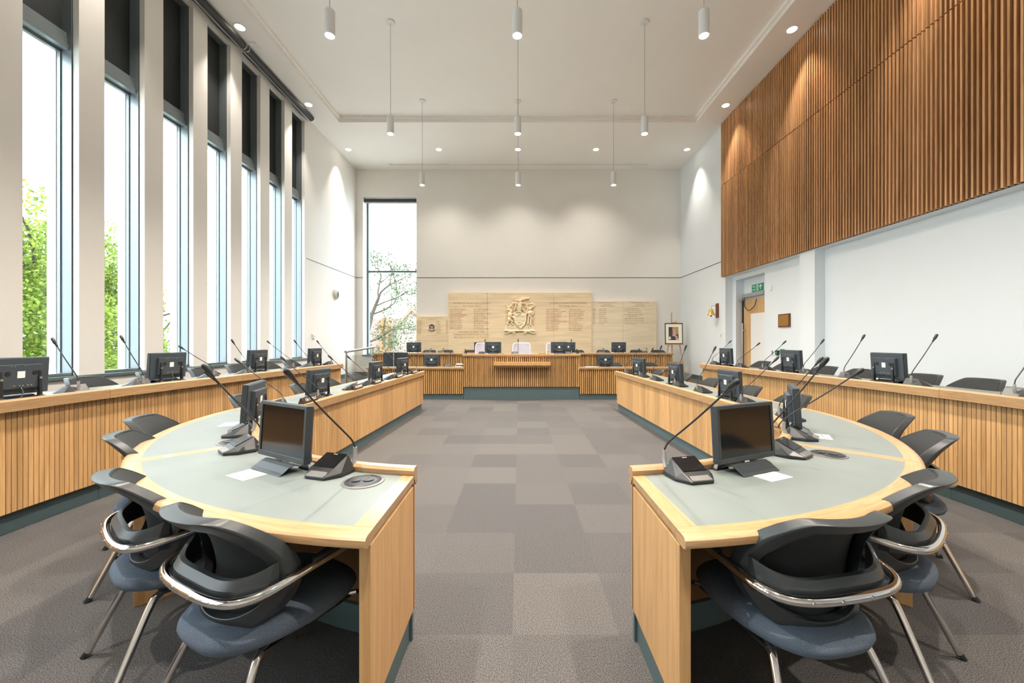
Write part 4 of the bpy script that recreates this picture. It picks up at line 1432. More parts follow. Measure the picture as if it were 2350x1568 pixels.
# ------------------------------------------------------------------ desktop monitor (screen faces local -Y, stands on z=0)
def monitor():
    t = empty('desktop_monitor')
    TL = Matrix.Translation((0, 0, 0.045)) @ Matrix.Rotation(-0.06, 4, 'X')
    mb = MB()
    W_, H_, B_ = 0.20, 0.275, 0.017
    for a in ((-W_, W_, -0.02, 0.014, H_ - B_, H_), (-W_, W_, -0.02, 0.014, 0, B_ + 0.008), (-W_, -W_ + B_, -0.02, 0.014, B_ + 0.008, H_ - B_), (W_ - B_, W_, -0.02, 0.014, B_ + 0.008, H_ - B_)):
        mb.box(*a, mtx=TL)
    mb.build('bezel', M['bezel'], t, bevel=0.002)
    MB().box(-W_ + B_, W_ - B_, -0.015, -0.012, B_ + 0.008, H_ - B_, mtx=TL).build('screen', M['screen'], t)
    bk = MB().box(-W_ + 0.004, W_ - 0.004, 0.0141, 0.022, 0.004, H_ - 0.004, mtx=TL).box(-0.135, 0.135, 0.022, 0.05, 0.045, 0.225, mtx=TL).build('rear_housing', M['mon_back'], t, bevel=0.003)
    MB().box(-0.025, 0.02, 0.0501, 0.0515, 0.125, 0.175, mtx=TL).build('rating_label', M['paper'], bk)
    pt = MB()
    for x in (-0.07, -0.05, -0.02, 0.0, 0.03):
        pt.box(x, x + 0.012, 0.0501, 0.053, 0.062, 0.072, mtx=TL)
    for x in (-0.06, -0.03, 0.03, 0.05):
        pt.box(x, x + 0.01, 0.0501, 0.0515, 0.21, 0.214, mtx=TL)
    pt.build('ports', M['steel'], bk)
    MB().lathe([(0.018, 0), (0.018, 0.0012)], 14, mtx=TL @ Matrix.Translation((-0.085, 0.0501, 0.16)) @ Matrix.Rotation(-PI / 2, 4, 'X')).lathe([(0.018, 0), (0.018, 0.0012)], 14, mtx=TL @ Matrix.Translation((0.075, 0.0501, 0.16)) @ Matrix.Rotation(-PI / 2, 4, 'X')).build('speaker_grille', M['plastic'], bk)
    for s in (-1, 1):
        lg = MB()
        x = s * 0.115
        lg.hull([(x + a, y, z) for a in (-0.009, 0.009) for y, z in ((0.052, 0.22), (0.064, 0.22), (0.045, 0.02), (0.072, 0.02))])
        lg.hull([(x + a, y, 0.0) for a in (-0.045, 0.045) for y in (0.03, 0.10)] + [(x + a, y, 0.008) for a in (-0.04, 0.04) for y in (0.035, 0.095)] + [(x + a, y, 0.03) for a in (-0.01, 0.01) for y in (0.045, 0.07)])
        l_ = lg.build('stand_leg', M['plastic'], t, bevel=0.002)
        MB().lathe([(0.009, 0), (0.009, 0.01)], 10, mtx=Matrix.Translation((x, 0.061, 0.16)) @ Matrix.Rotation(-PI / 2, 4, 'X')).build('knob', M['steel'], l_)
    # bent foot plate in front
    P_ = [(0.03, 0.010), (0.0, 0.028), (-0.02, 0.034), (-0.045, 0.026), (-0.075, 0.006), (-0.09, 0.0), (-0.088, 0.004), (-0.072, 0.010), (-0.045, 0.030), (-0.02, 0.038), (0.0, 0.032), (0.03, 0.014)]
    MB().prism(P_, -0.125, 0.125, axis='x').build('foot_plate', M['bezel'], t, bevel=0.001)
    MB().tube(catmull([(0.0, 0.055, 0.10), (0.01, 0.09, 0.05), (0.05, 0.10, 0.012), (0.09, 0.12, 0.006), (0.13, 0.13, 0.006)], 5), 0.004, 6).build('power_cord', M['plastic'], t, smooth=True)
    return t
mn0 = monitor()
mused = [False]
def place_monitor(x, y, z, fx, fy, label, group, scale=1.0):
    """fx,fy: where the screen looks"""
    rz = rot_to(-fx, -fy)
    if not mused[0]:
        mused[0] = True
        o = mn0
        o.location, o.rotation_euler = (x, y, z), (0, 0, rz)
    else:
        o = dup(mn0, (x, y, z), rz)
    o.scale = (scale,) * 3
    o['label'], o['category'], o['group'] = label, 'monitor', group
    return o
gil, gir = 'monitors on the inner left desks', 'monitors on the inner right desks'
zi, zo = 0.7505, 0.9405
place_monitor(-1.175, 1.99, zi, -.50, -.86, 'black monitor whose dark screen faces us on the nearest left desk', gil)
place_monitor(-2.02, 3.02, zi, -.95, -.30, 'thin monitor seen edge on behind the nearest left monitor', gil)
for i, (x, y, fx, fy) in enumerate(((-2.27, 4.50, -.98, .10), (-2.22, 6.15, -.99, .08), (-2.20, 7.50, -.97, .20))):
    place_monitor(x, y, zi, fx, fy, 'monitor seen from behind on the straight left inner desk, %s from the camera' % ORD[i], gil)
place_monitor(1.12, 1.975, zi, .40, -.91, 'black monitor whose dark screen faces us on the nearest right desk', gir)
place_monitor(1.93, 2.78, zi, .87, -.50, 'thin monitor seen edge on behind the nearest right monitor', gir)
for i, (x, y, fx, fy) in enumerate(((2.28, 4.30, 1, .05), (2.27, 5.75, 1, .05), (2.22, 7.35, .95, .25))):
    place_monitor(x, y, zi, fx, fy, 'blue grey back of a monitor on the straight right inner desk, %s from the camera' % ORD[i], gir)
for i, (x, y, fx, fy) in enumerate(((-3.78, 2.98, -1, .03), (-3.80, 4.30, -.99, .10), (-3.73, 5.67, -1, 0), (-3.62, 7.05, -1, .02))):
    place_monitor(x, y, zo, fx, fy, 'dark monitor back on the raised left desk, %s from the camera' % ORD[i], 'monitors on the raised left desks')
for i, (x, y, fx, fy) in enumerate(((3.90, 4.20, 1, -.05), (3.80, 5.55, 1, 0), (3.70, 7.10, 1, 0))):
    place_monitor(x, y, zo, fx, fy, 'blue grey monitor back on the raised right desk, %s from the camera' % ORD[i], 'monitors on the raised right desks')
gd = 'monitors on the dais'
zc_ = 1.0505
place_monitor(-0.64, 9.88, zc_, 0, 1, 'black monitor on the central dais desk, left of the middle lilac chair', gd)
place_monitor(0.99, 9.88, zc_, 0, 1, 'black monitor on the central dais desk, right of the middle lilac chair', gd)
place_monitor(-1.05, 11.12, 1.0405, 0, 1, 'monitor on the upper rear desk behind the left lilac chair', gd)
place_monitor(1.37, 11.12, 1.0405, 0, 1, 'monitor on the upper rear desk overlapping the right central monitor', gd)
place_monitor(-2.93, 11.12, 1.0405, 0, 1, 'monitor on the upper left dais desk, in front of the stone board edge', gd)
place_monitor(2.78, 11.12, 1.0405, 0, 1, 'monitor on the upper right dais desk, below the lists of names', gd)
place_monitor(-2.16, 9.88, 0.7405, 0, 1, 'monitor on the low left dais desk, right of the larger screen', gd)
place_monitor(2.13, 9.88, 0.7405, 0, 1, 'monitor on the low right dais desk', gd)

# big screen on a pole stand at the left of the dais
bs = empty('presentation_screen', (-3.05, 9.86, 0.7405))
tag(bs, 'large black screen on a pole stand at the left end of the low dais desk', 'screen')
MB().box(-0.30, 0.30, -0.02, 0.02, 0.03, 0.37).build('casing', M['bezel'], bs, bevel=0.006)
MB().box(0.02, 0.22, -0.04, -0.0201, 0.07, 0.27).build('rear_housing', M['plastic'], bs, bevel=0.005)
MB().tube([(-0.03, -0.055, 0.0), (-0.03, -0.055, 0.40)], 0.012, 10).tube([(-0.2, -0.055, 0.39), (0.2, -0.055, 0.39)], 0.008, 8).build('pole', M['steel'], bs)
MB().lathe([(0.08, 0), (0.08, 0.01), (0.02, 0.015)], 20, (-0.03, -0.055, 0)).build('base', M['plastic'], bs)
MB().box(-0.25, 0.25, 0.0201, 0.022, 0.06, 0.34).build('screen', M['screen'], bs)

# ------------------------------------------------------------------ gooseneck microphone units
# local frame: user sits at -Y, origin on the table at the unit's middle
def mic_unit(sx, r, h, big=1.0):
    t = empty('microphone_unit')
    base = [(-.055, -.098), (.055, -.098), (.098, -.035), (.100, .05), (.055, .098), (-.055, .098), (-.100, .05), (-.098, -.035)]
    MB().hull([(x * .97, y * .97, 0.0) for x, y in base] + [(x, y, 0.012) for x, y in base] + [(x * .97, y * .97, 0.020) for x, y in base if y > -0.05]
              + [(-.066, -.045, .040), (.066, -.045, .040), (-.062, .05, .082), (.062, .05, .082), (-.055, -.096, .014), (.055, -.096, .014)]).build('body', M['mic_body'], t, bevel=0.002)
    MB().hull([(-.050, -.097, .0145), (.050, -.097, .0145), (-.050, -.062, .026), (.050, -.062, .026), (-.050, -.095, .019), (.050, -.095, .019), (-.046, -.066, .030), (.046, -.066, .030)]).build('front_lip', M['lip'], t, bevel=0.001)
    d = Vector((0, .095, .042)).normalized()
    nn = Vector((0, -d.z, d.y))
    c = Vector((0, 0.0025, 0.061))
    def q(u, w_, e): return tuple(c + Vector((1, 0, 0)) * u + d * w_ + nn * e)
    ts = MB().hull([q(u, w_, e) for u in (-.060, .060) for w_ in (-.048, .048) for e in (-0.001, 0.0035)]).build('touch_screen', M['screen'], t)
    MB().hull([q(u, w_, e) for u in (-.012, .012) for w_ in (.038, .042) for e in (0.0035, 0.004)]).build('screen_mark', M['silver'], ts)
    root = Vector((sx * .076, .070, .030))
    hold = MB().tube([root, root + Vector((0, .014, .035)), root + Vector((0, .012, .080))], [.0105, .011, .009], 10).build('stem_holder', M['silver'], t, smooth=True)
    tip = root + Vector((0, -r, h))
    a = root + Vector((0, .012, .080))
    ax = (tip - a)
    pts = catmull([tuple(a), tuple(a + ax * 0.06 + Vector((0, .004, .012))), tuple(a + ax * 0.16 + Vector((0, .002, .014))), tuple(a + ax * 0.5 + Vector((0, 0, .004))), tuple(tip - ax.normalized() * 0.085)], 4)
    stem = MB().tube(pts, 0.0042, 8).build('gooseneck', M['plastic'], t, smooth=True)
    u = ax.normalized()
    L_ = 0.088
    q0 = tip - u * L_
    MB().tube([q0, q0 + u * 0.004, q0 + u * 0.026, q0 + u * 0.030, q0 + u * 0.036, q0 + u * (L_ - 0.014), q0 + u * (L_ - 0.004), q0 + u * L_], [0.0045, 0.0072, 0.0082, 0.0095, 0.0120 * big, 0.0130 * big, 0.010, 0.006], 12).build('microphone_head', M['plastic'], stem, smooth=True, angle=0.9)
    return t
def place_mic(rx, ry, z, ox, oy, sx, r, h, label, group, big=1.0):
    """rx,ry: stem root in the world; ox,oy: direction towards the user"""
    t = mic_unit(sx, r, h, big)
    rz = rot_to(-ox, -oy)
    ca, sa = math.cos(rz), math.sin(rz)
    lx, ly = sx * .076, .070
    t.location = (rx - (ca * lx - sa * ly), ry - (sa * lx + ca * ly), z)
    t.rotation_euler = (0, 0, rz)
    tag(t, label, 'microphone', group)
    return t
def out_dir(x, y):
    c = (X0 + (C_X if x > 0 else -C_X), C_Y)
    if y < C_Y:
        dx, dy = x - c[0], y - c[1]
        l = math.hypot(dx, dy)
        return dx / l, dy / l
    return (1.0, 0.0) if x > 0 else (-1.0, 0.0)
inL = [(-0.81, 1.95, 0.39, 0.49), (-1.5, 2.3, 0.26, 0.48), (-1.78, 2.66, 0.25, 0.42), (-2.24, 3.76, 0.44, 0.44), (-2.17, 4.28, 0.39, 0.44), (-2.13, 5.2, 0.36, 0.42), (-2.11, 5.65, 0.33, 0.4), (-2.08, 6.63, 0.36, 0.37), (-2.12, 7.2, 0.26, 0.39), (-2.04, 7.9, 0.16, 0.35)]
inR = [(0.70, 1.90, 0.46, 0.46), (1.4, 2.23, 0.27, 0.52), (1.73, 2.58, 0.38, 0.44), (2.1, 3.2, 0.29, 0.48), (2.2, 3.93, 0.36, 0.45), (2.2, 4.9, 0.22, 0.54), (2.18, 5.55, 0.15, 0.55), (2.15, 6.4, 0.14, 0.54), (2.13, 7.0, 0.23, 0.49), (2.09, 7.8, 0.27, 0.46)]
ouL = [(-3.68, 3.32, 0.21, 0.44), (-3.64, 3.85, 0.21, 0.47), (-3.62, 4.72, 0.41, 0.36), (-3.56, 5.25, 0.23, 0.44), (-3.52, 6.2, 0.4, 0.42), (-3.46, 6.6, 0.27, 0.44), (-3.42, 7.25, 0.26, 0.43)]
ouR = [(3.84, 3.08, 0.16, 0.36), (3.8, 3.85, 0.24, 0.48), (3.76, 4.6, 0.23, 0.49), (3.72, 5.2, 0.26, 0.44), (3.68, 6.0, 0.34, 0.42), (3.6, 6.55, 0.36, 0.39), (3.55, 7.3, 0.34, 0.43)]
place_words = {'inL': ('the inner left desks', 1), 'inR': ('the inner right desks', -1)}
for key, lst, sx in (('inL', inL, 1), ('inR', inR, -1)):
    for i, (x, y, r, h) in enumerate(lst):
        ox, oy = out_dir(x, y)
        if key == 'inL':
            sx_ = 1
        else:
            sx_ = -1
        place_mic(x, y, zi, ox, oy, sx_ * (1 if i < 3 else 0.3), r, h, 'black gooseneck microphone unit, %s from the camera on %s' % (ORD[i], place_words[key][0]), 'microphones on ' + place_words[key][0], 1.0)
for key, lst in (('left', ouL), ('right', ouR)):
    l2 = sorted(lst, key=lambda q: q[1])
    for i, (x, y, r, h) in enumerate(l2):
        s = 1 if x > 0 else -1
        place_mic(x, y, zo, s, 0.0, 0.3 if s < 0 else -0.3, r, h, 'black gooseneck microphone unit, %s from the camera on the raised %s desks' % (ORD[i], key), 'microphones on the raised %s desks' % key)
# dais microphones lean towards us a little: users sit behind
for x, y, z, lab in ((-0.83, 9.72, zc_, 'left microphone on the central dais desk, beside a monitor'), (-0.02, 9.72, zc_, 'microphone on the central dais desk before the middle lilac chair'), (1.42 - 0.14, 9.72, zc_, 'right microphone on the central dais desk, before a monitor'),
                     (-1.68, 9.72, 0.7405, 'microphone on the low left dais desk beside its monitor'), (-2.10, 11.02, 1.0405, 'microphone on the upper left dais desk'), (2.95 - 0.6, 11.02, 1.0405, 'microphone on the upper right dais desk left of its monitor'), (3.55, 11.02, 1.0405, 'microphone on the upper right dais desk near the easel'), (-2.45, 11.02, 1.0405, 'microphone on the upper left dais desk right beside its monitor')):
    hh = 0.36 if (y < 10) else 0.12
    place_mic(x, y, z, 0, 1, -1, 0.06 if y < 10 else 0.12, hh, lab, 'microphones on the dais')

# ------------------------------------------------------------------ small things on the desks
NP = [(3.93, 'Cllr.T.KELLY'), (5.02, 'Cllr J.MANEY'), (5.65, 'Cllr K.JONES'), (6.60, 'Cllr B.JOHNSON'), (7.45, 'Cllr G.COLLINS')]
for i, (y, s) in enumerate(NP):
    x = inner(-1, 0.036, L_ARC + (y - C_Y))[0]
    t = empty('name_plate', (x, y, 0.7855), PI / 2)
    tag(t, 'dark name plate with pale letters on the left inner desk rail, %s from the camera' % ORD[i], 'name plate', 'name plates on the left inner desk')
    # text side faces the aisle (+X): local -Y after turning
    MB().prism([(-0.028, 0.0), (0.028, 0.0), (0.008, 0.055), (-0.004, 0.055)], -0.14, 0.14, axis='x').build('plate', M['nameplate'], t, bevel=0.002)
    tm = MB()
    sl = Matrix.Translation((0, -0.0175, 0.048)) @ Matrix.Rotation(PI / 2 - 0.41, 4, 'X')
    put_text(tm, s, 0.038, sl, extrude=0.0008)
    tm.build('letters', M['cream'], t)

def card(x, y, z, rz, label, w=0.15, h=0.105):
    t = empty('paper_notice', (x, y, z), rz)
    tag(t, label, 'paper notice', 'white notices on the desks')
    MB().box(-w / 2, w / 2, -h / 2, h / 2, 0, 0.001).build('card', M['paper'], t)
    tm = MB()
    for k, (s, sz) in enumerate((('PLEASE', .017), ('DO NOT', .017), ('Move the Microphones', .0155), ('THANK YOU', .017))):
        put_text(tm, s, sz, Matrix.Translation((0, 0.043 - 0.0225 * k, 0.0013)), extrude=0.0001)
    tm.build('lettering', M['ink'], t)
card(-1.285, 1.88, zi, -0.50, 'white paper notice below the monitor on the nearest left desk')
card(-2.20, 3.03, zi, -1.25, 'white paper notice under the edge on monitor, left desk')
card(1.18, 1.865, zi, 0.42, 'white paper notice below the monitor on the nearest right desk')
card(2.00, 2.64, zi, 1.05, 'white paper notice beside the microphones on the second right desk')

def socket(x, y, z, rz, label):
    t = empty('power_socket', (x, y, z), rz)
    tag(t, label, 'power socket', 'round power sockets in the desk tops')
    MB().lathe([(0.092, 0.0), (0.091, 0.0025), (0.080, 0.004)], 36).build('ring', M['lip'], t, smooth=True)
    MB().lathe([(0.079, 0.0041), (0.074, 0.007), (0.062, 0.0085), (0.060, 0.0065)], 36).build('lid', M['plastic'], t, smooth=True)
    MB().lathe([(0.024, 0), (0.024, 0.001)], 20, (0.022, 0, 0.0086)).lathe([(0.020, 0), (0.020, 0.001)], 20, (-0.030, 0.004, 0.0086)).build('outlet', M['mic_face'], t)
    MB().box(0.019, 0.025, 0.009, 0.015, 0.0097, 0.0103).box(0.010, 0.017, -0.008, -0.004, 0.0097, 0.0103).box(0.028, 0.035, -0.008, -0.004, 0.0097, 0.0103).build('pin_holes', M['ink'], t)
    MB().box(-0.034, -0.026, -0.004, 0.0, 0.0097, 0.0105).build('usb_port', M['blue'], t)
socket(-0.70, 1.79, zi, 0.3, 'round black power socket in the nearest left desk, beside the microphone')
socket(-1.78, 2.49, zi, 0.8, 'round power socket in the second left desk, across the oak joint')
socket(1.72, 2.22, zi, -0.6, 'round power socket behind a microphone on the nearest right desk')
socket(-3.78, 3.6, zo, 0, 'round power socket on the nearest raised left desk')
socket(3.86, 3.35, zo, 0, 'round power socket on the nearest raised right desk')

# gavel block, dark stands, papers and books on the dais
t = empty('gavel', (0.70, 9.70, zc_))
tag(t, 'small turned wooden gavel standing on the central dais desk', 'gavel')
MB().lathe([(0.035, 0), (0.037, 0.012), (0.03, 0.02)], 18).build('sound_block', M['batten'], t, smooth=True)
MB().lathe([(0.02, 0.02), (0.028, 0.035), (0.028, 0.06), (0.018, 0.075), (0.026, 0.09), (0.02, 0.115), (0.005, 0.12)], 18).build('head', M['batten'], t, smooth=True)
for x, lab in ((-1.30, 'left'), (1.40, 'right')):
    t = empty('desk_stand', (x, 9.66, zc_))
    tag(t, 'slim dark stand at the %s end of the central dais desk' % lab, 'stand', 'slim stands on the central dais desk')
    MB().lathe([(0.03, 0), (0.03, 0.008), (0.006, 0.012)], 14).build('foot', M['plastic'], t)
    MB().tube([(0, 0, 0.01), (0, 0, 0.15)], [0.008, 0.012], 8).tube([(0.03, 0, 0.0), (0.03, 0, 0.09)], [0.012, 0.014], 8).build('post', M['plastic'], t)
def papers(x, y, z, rz, label, n=3):
    t = empty('paper_stack', (x, y, z), rz)
    tag(t, label, 'papers', 'papers on the dais')
    for k in range(n):
        MB().box(-0.105, 0.105, -0.148, 0.148, 0.006 * k, 0.006 * k + 0.005, mtx=Matrix.Rotation(0.12 * k, 4, 'Z')).build('sheet', M['paper'], t)
papers(-2.32, 11.1, 1.0405, 1.4, 'stack of white papers on the upper left dais desk')
papers(-1.78, 11.1, 1.0405, 1.7, 'stack of white papers on the upper left dais desk, nearer the centre')
papers(3.85, 11.1, 1.0405, 1.5, 'stack of white papers on the upper right dais desk end')
papers(1.78, 9.83, 0.7405, 1.2, 'white papers on the low right dais desk')
for k in range(4):
    MBb = MB().box(-0.07, 0.07, -0.10, 0.10, 0, 0.022).build('booklet', M['paper'] if k % 2 else M['mic_face'], loc=(-1.50 + 0.012 * k, 9.82, 0.7405 + 0.023 * k), rot=(0, 0, 0.1 * k))
    tag(MBb, ['bottom dark', 'lower white', 'upper dark', 'topmost white'][k] + ' booklet of the pile beside the central dais desk', 'booklet', 'booklets piled on the low left dais desk')

# ------------------------------------------------------------------ easel and framed picture
ea = empty('easel', (4.62, 11.9, 0.3), -0.15)
tag(ea, 'pale wooden tripod easel in the far right corner', 'easel')
MB().tube([(-0.05, -0.06, 0.0), (-0.05, 0.08, 1.95)], 0.018, 4).build('mast', M['easel'], ea)
for s in (-1, 1):
    MB().tube([(s * 0.30, -0.12, 0.0), (s * 0.06, 0.03, 1.7)], 0.016, 4).build('leg', M['easel'], ea)
MB().tube([(0.0, 0.42, 0.0), (0.0, 0.09, 1.6)], 0.016, 4).build('leg', M['easel'], ea)
MB().box(-0.26, 0.26, -0.10, -0.03, 0.975, 1.0).box(-0.24, 0.24, -0.07, -0.045, 0.45, 0.485).build('tray', M['easel'], ea, bevel=0.003)
MB().box(-0.08, 0.08, -0.03, 0.04, 1.62, 1.66).build('top_clamp', M['easel'], ea)
pc = empty('framed_picture', (4.60, 11.83, 1.3015), -0.15)
tag(pc, 'black framed picture in a wide cream mount, standing on the easel', 'picture')
PT = Matrix.Rotation(-0.07, 4, 'X')
W_, H_ = 0.255, 0.63
MB().box(-W_, W_, -0.012, 0.012, 0, 0.025, mtx=PT).box(-W_, W_, -0.012, 0.012, H_ - 0.025, H_, mtx=PT).box(-W_, -W_ + 0.022, -0.012, 0.012, 0.025, H_ - 0.025, mtx=PT).box(W_ - 0.022, W_, -0.012, 0.012, 0.025, H_ - 0.025, mtx=PT).build('frame', M['plastic'], pc, bevel=0.002)
MB().box(-W_ + 0.022, W_ - 0.022, -0.004, 0.008, 0.025, H_ - 0.025, mtx=PT).build('mount', M['board_cream'], pc)
pi = MB().box(-0.15, 0.13, -0.006, -0.0041, 0.12, 0.51, mtx=PT).build('print', M['art_dark'], pc)
MB().box(-0.03, 0.13, -0.0068, -0.0061, 0.30, 0.51, mtx=PT).box(-0.04, -0.02, -0.0068, -0.0061, 0.34, 0.51, mtx=PT).build('print_background', M['art_gold'], pi)
MB().prism([(-0.05, 0.25), (0.03, 0.22), (0.07, 0.30), (0.04, 0.38), (0.05, 0.43), (0.0, 0.46), (-0.03, 0.42), (-0.02, 0.36)], -0.0076, -0.0069, axis='y', mtx=PT).prism([(0.05, 0.13), (0.11, 0.16), (0.09, 0.26), (0.04, 0.24)], -0.0076, -0.0069, axis='y', mtx=PT).build('print_figure', M['art_rose'], pi)
MB().box(-0.14, -0.09, -0.0076, -0.0069, 0.14, 0.22, mtx=PT).box(0.06, 0.12, -0.0076, -0.0069, 0.13, 0.17, mtx=PT).build('print_highlight', M['board_cream'], pi)

# ------------------------------------------------------------------ glass balustrade and handrail at the ramp
hr = empty('handrail', (-3.37, 7.78, 0.0))
tag(hr, 'glass balustrade with a sloping steel handrail beside the ramp', 'handrail')
MB().tube([(0, 0, 0.16), (0, 0, 1.165)], 0.02, 12).build('post', M['steel'], hr, smooth=True)
MB().tube([(0, -0.04, 1.18), (0, 1.50, 1.245)], 0.024, 14).build('rail', M['silver'], hr, smooth=True)
MB().box(-0.006, 0.006, 0.03, 1.45, 0.20, 1.10).build('glass_panel', M['glass'], hr)
MB().tube([(0, 1.40, 0.20), (0, 1.40, 1.235)], 0.02, 12).build('post', M['steel'], hr, smooth=True)

# ------------------------------------------------------------------ fittings on the walls
def on_right(name, y, z, x, label, cat):
    """local -Y looks into the room (towards -X)"""
    t = empty(name, (x, y, z), PI / 2 * -1)
    tag(t, label, cat)
    return t
# bell
t = on_right('ship_bell', 10.25, 2.17, XR, 'brass ship bell hanging from a dark wooden plaque by the door', 'bell')
MB().box(-0.06, 0.06, -0.03, 0, -0.18, 0.19).build('plaque', M['dark_wood'], t, bevel=0.005)
MB().tube(catmull([(0, -0.03, 0.10), (0, -0.08, 0.135), (0, -0.15, 0.12), (0, -0.17, 0.08)], 5), 0.008, 8).build('bracket', M['brass'], t, smooth=True)
bl = MB().lathe([(0.095, -0.12), (0.088, -0.105), (0.062, -0.06), (0.052, -0.01), (0.045, 0.03), (0.02, 0.05), (0.012, 0.075)], 24, (0, -0.17, 0.0)).build('bell', M['brass'], t, smooth=True)
MB().lathe([(0.014, -0.155), (0.018, -0.14), (0.006, -0.10)], 10, (0, -0.17, 0)).build('clapper', M['plastic'], bl)
# door
d = empty('door_1', (XR3, 9.155, 0.2))
d['kind'] = 'structure'
MB().box(-0.045, -0.002, -0.50, 0.50, 0.0, 2.17).build('door_leaf', M['door_oak'], d, bevel=0.003)
MB().box(-0.049, -0.0451, -0.56 + 0.07, 0.20, 0.16, 1.83).build('vision_panel', M['white'], d)  # opaque white pane, its colour stands for corridor light behind the glass
MB().box(-0.055, -0.001, 0.50, 0.57, 0, 2.22).build('door_frame', M['gasket'], d)
hd = MB().tube([(-0.12, 0.43, 0.15), (-0.12, 0.43, 1.62)], 0.016, 12).tube([(-0.12, 0.43, 0.35), (-0.045, 0.43, 0.35)], 0.01, 8).tube([(-0.12, 0.43, 1.45), (-0.045, 0.43, 1.45)], 0.01, 8).build('door_handle', M['steel'], d, smooth=True)
t = on_right('door_closer', 9.16, 2.47, XR3, 'grey door closer with a looped cable above the oak door', 'door closer')
MB().box(-0.48, 0.36, -0.10, -0.008, -0.045, 0.045).build('housing', M['silver'], t, bevel=0.005)
MB().box(-0.62, -0.05, -0.14, -0.125, -0.10, -0.085).box(-0.62, -0.60, -0.14, -0.05, -0.10, -0.085).build('arm', M['steel'], t)
MB().tube(catmull([(-0.40, -0.08, -0.05), (-0.36, -0.10, -0.25), (-0.20, -0.10, -0.36), (0.0, -0.09, -0.28), (0.08, -0.08, -0.12)], 6), 0.009, 8).build('cable_loop', M['gasket'], t, smooth=True)
# fire exit sign
t = on_right('fire_exit_sign', 9.16, 2.62, XR3, 'green and white fire exit sign above the door', 'sign')
MB().box(-0.22, 0.22, -0.012, 0, -0.08, 0.085).build('sign_board', M['green'], t)
tm = MB()
put_text(tm, 'Fire', 0.075, place_m(-0.13, -0.0125, 0.075))
put_text(tm, 'exit', 0.075, place_m(-0.13, -0.0125, 0.005))
tm.prism([(0.11, -0.05), (0.13, -0.05), (0.13, 0.02), (0.17, 0.0), (0.17, 0.025), (0.12, 0.065), (0.07, 0.025), (0.07, 0.0), (0.11, 0.02)], -0.014, -0.0121, axis='y')
tm.box(-0.035, 0.035, -0.0135, -0.0121, -0.065, 0.07)
tm.build('white_marks', M['white'], t)
rm = MB()
rm.ell((0.0, -0.0145, 0.05), (0.009, 0.001, 0.011)).tube([(0.0, -0.0145, 0.038), (-0.004, -0.0145, 0.0)], 0.007, 6).tube([(-0.004, -0.0145, 0.0), (0.015, -0.0145, -0.025), (0.008, -0.0145, -0.055)], 0.005, 6).tube([(-0.004, -0.0145, 0.0), (-0.012, -0.0145, -0.028), (-0.026, -0.0145, -0.04)], 0.005, 6).tube([(0.0, -0.0145, 0.03), (0.02, -0.0145, 0.012)], 0.004, 6).tube([(0.0, -0.0145, 0.03), (-0.02, -0.0145, 0.018)], 0.004, 6)
rm.build('running_man', M['green'], t)
# plaque
t = on_right('bronze_plaque', 7.93, 1.80, XR2, 'small bronze plaque on a dark wooden board, right of the door', 'plaque')
MB().box(-0.17, 0.17, -0.03, 0, -0.13, 0.13).build('board', M['dark_wood'], t, bevel=0.004)
MB().box(-0.145, 0.145, -0.034, -0.0301, -0.108, 0.108).build('plate', M['bronze'], t)
t = on_right('wall_sensor', 8.36, 2.50, XR2, 'small white square device on the wall beside the exit sign', 'sensor')
MB().box(-0.04, 0.04, -0.02, 0, -0.05, 0.05).build('casing', M['white'], t, bevel=0.004)
MB().box(-0.02, 0.02, -0.022, -0.0201, -0.02, 0.02).build('cover', M['wall'], t)
t = on_right('light_switch', 10.08, 1.53, XR, 'white light switch on the end of the right wall below the bell', 'switch')
MB().box(-0.043, 0.043, -0.01, 0, -0.07, 0.07).build('plate', M['white'], t, bevel=0.002)
MB().box(-0.012, 0.012, -0.014, -0.0101, -0.03, 0.03).build('rocker', M['silver'], t)
t = on_right('card_reader', 8.30, 1.15, XR2, 'white and grey reader plate on the wall above the raised right desk', 'switch')
MB().box(-0.045, 0.045, -0.015, 0, -0.06, 0.06).build('plate', M['white'], t)
MB().box(-0.015, 0.015, -0.018, -0.0151, -0.04, 0.04).build('slot', M['ink'], t)
t = on_right('key_switch', 8.14, 1.15, XR2, 'dark grey key switch between the reader and the green release', 'switch')
MB().box(-0.045, 0.045, -0.03, 0, -0.05, 0.05).build('plate', M['mic_face'], t)
MB().box(-0.02, 0.02, -0.034, -0.0301, -0.02, 0.02).build('key_face', M['green'], t)
t = on_right('emergency_release', 7.98, 1.18, XR2, 'green emergency door release box right of the key switch', 'switch')
MB().box(-0.05, 0.05, -0.04, 0, -0.05, 0.05).build('casing', M['green'], t, bevel=0.004)
MB().box(-0.03, 0.03, -0.043, -0.0401, -0.03, 0.03).build('front', M['white'], t)
# left wall
t = empty('wall_speaker', (XL, 11.2, 2.71), PI / 2)
tag(t, 'oval grey white loudspeaker on the left wall beyond the windows', 'speaker')
MB().ell((0, -0.03, 0), (0.12, 0.075, 0.155), 20, 12).build('shell', M['white'], t, smooth=True)
MB().ell((0.0, -0.075, 0.0), (0.085, 0.04, 0.11), 16, 10).build('grille', M['silver'], t, smooth=True)
t = empty('thermostat', (XL, 9.98, 1.51), PI / 2)
tag(t, 'small white thermostat on the left wall near the last window', 'thermostat')
MB().box(-0.05, 0.05, -0.04, 0, -0.06, 0.06).build('casing', M['white'], t, bevel=0.01)
MB().lathe([(0.02, 0), (0.018, 0.01)], 14, mtx=Matrix.Translation((0, -0.04, 0)) @ Matrix.Rotation(PI / 2, 4, 'X')).build('dial', M['silver'], t)

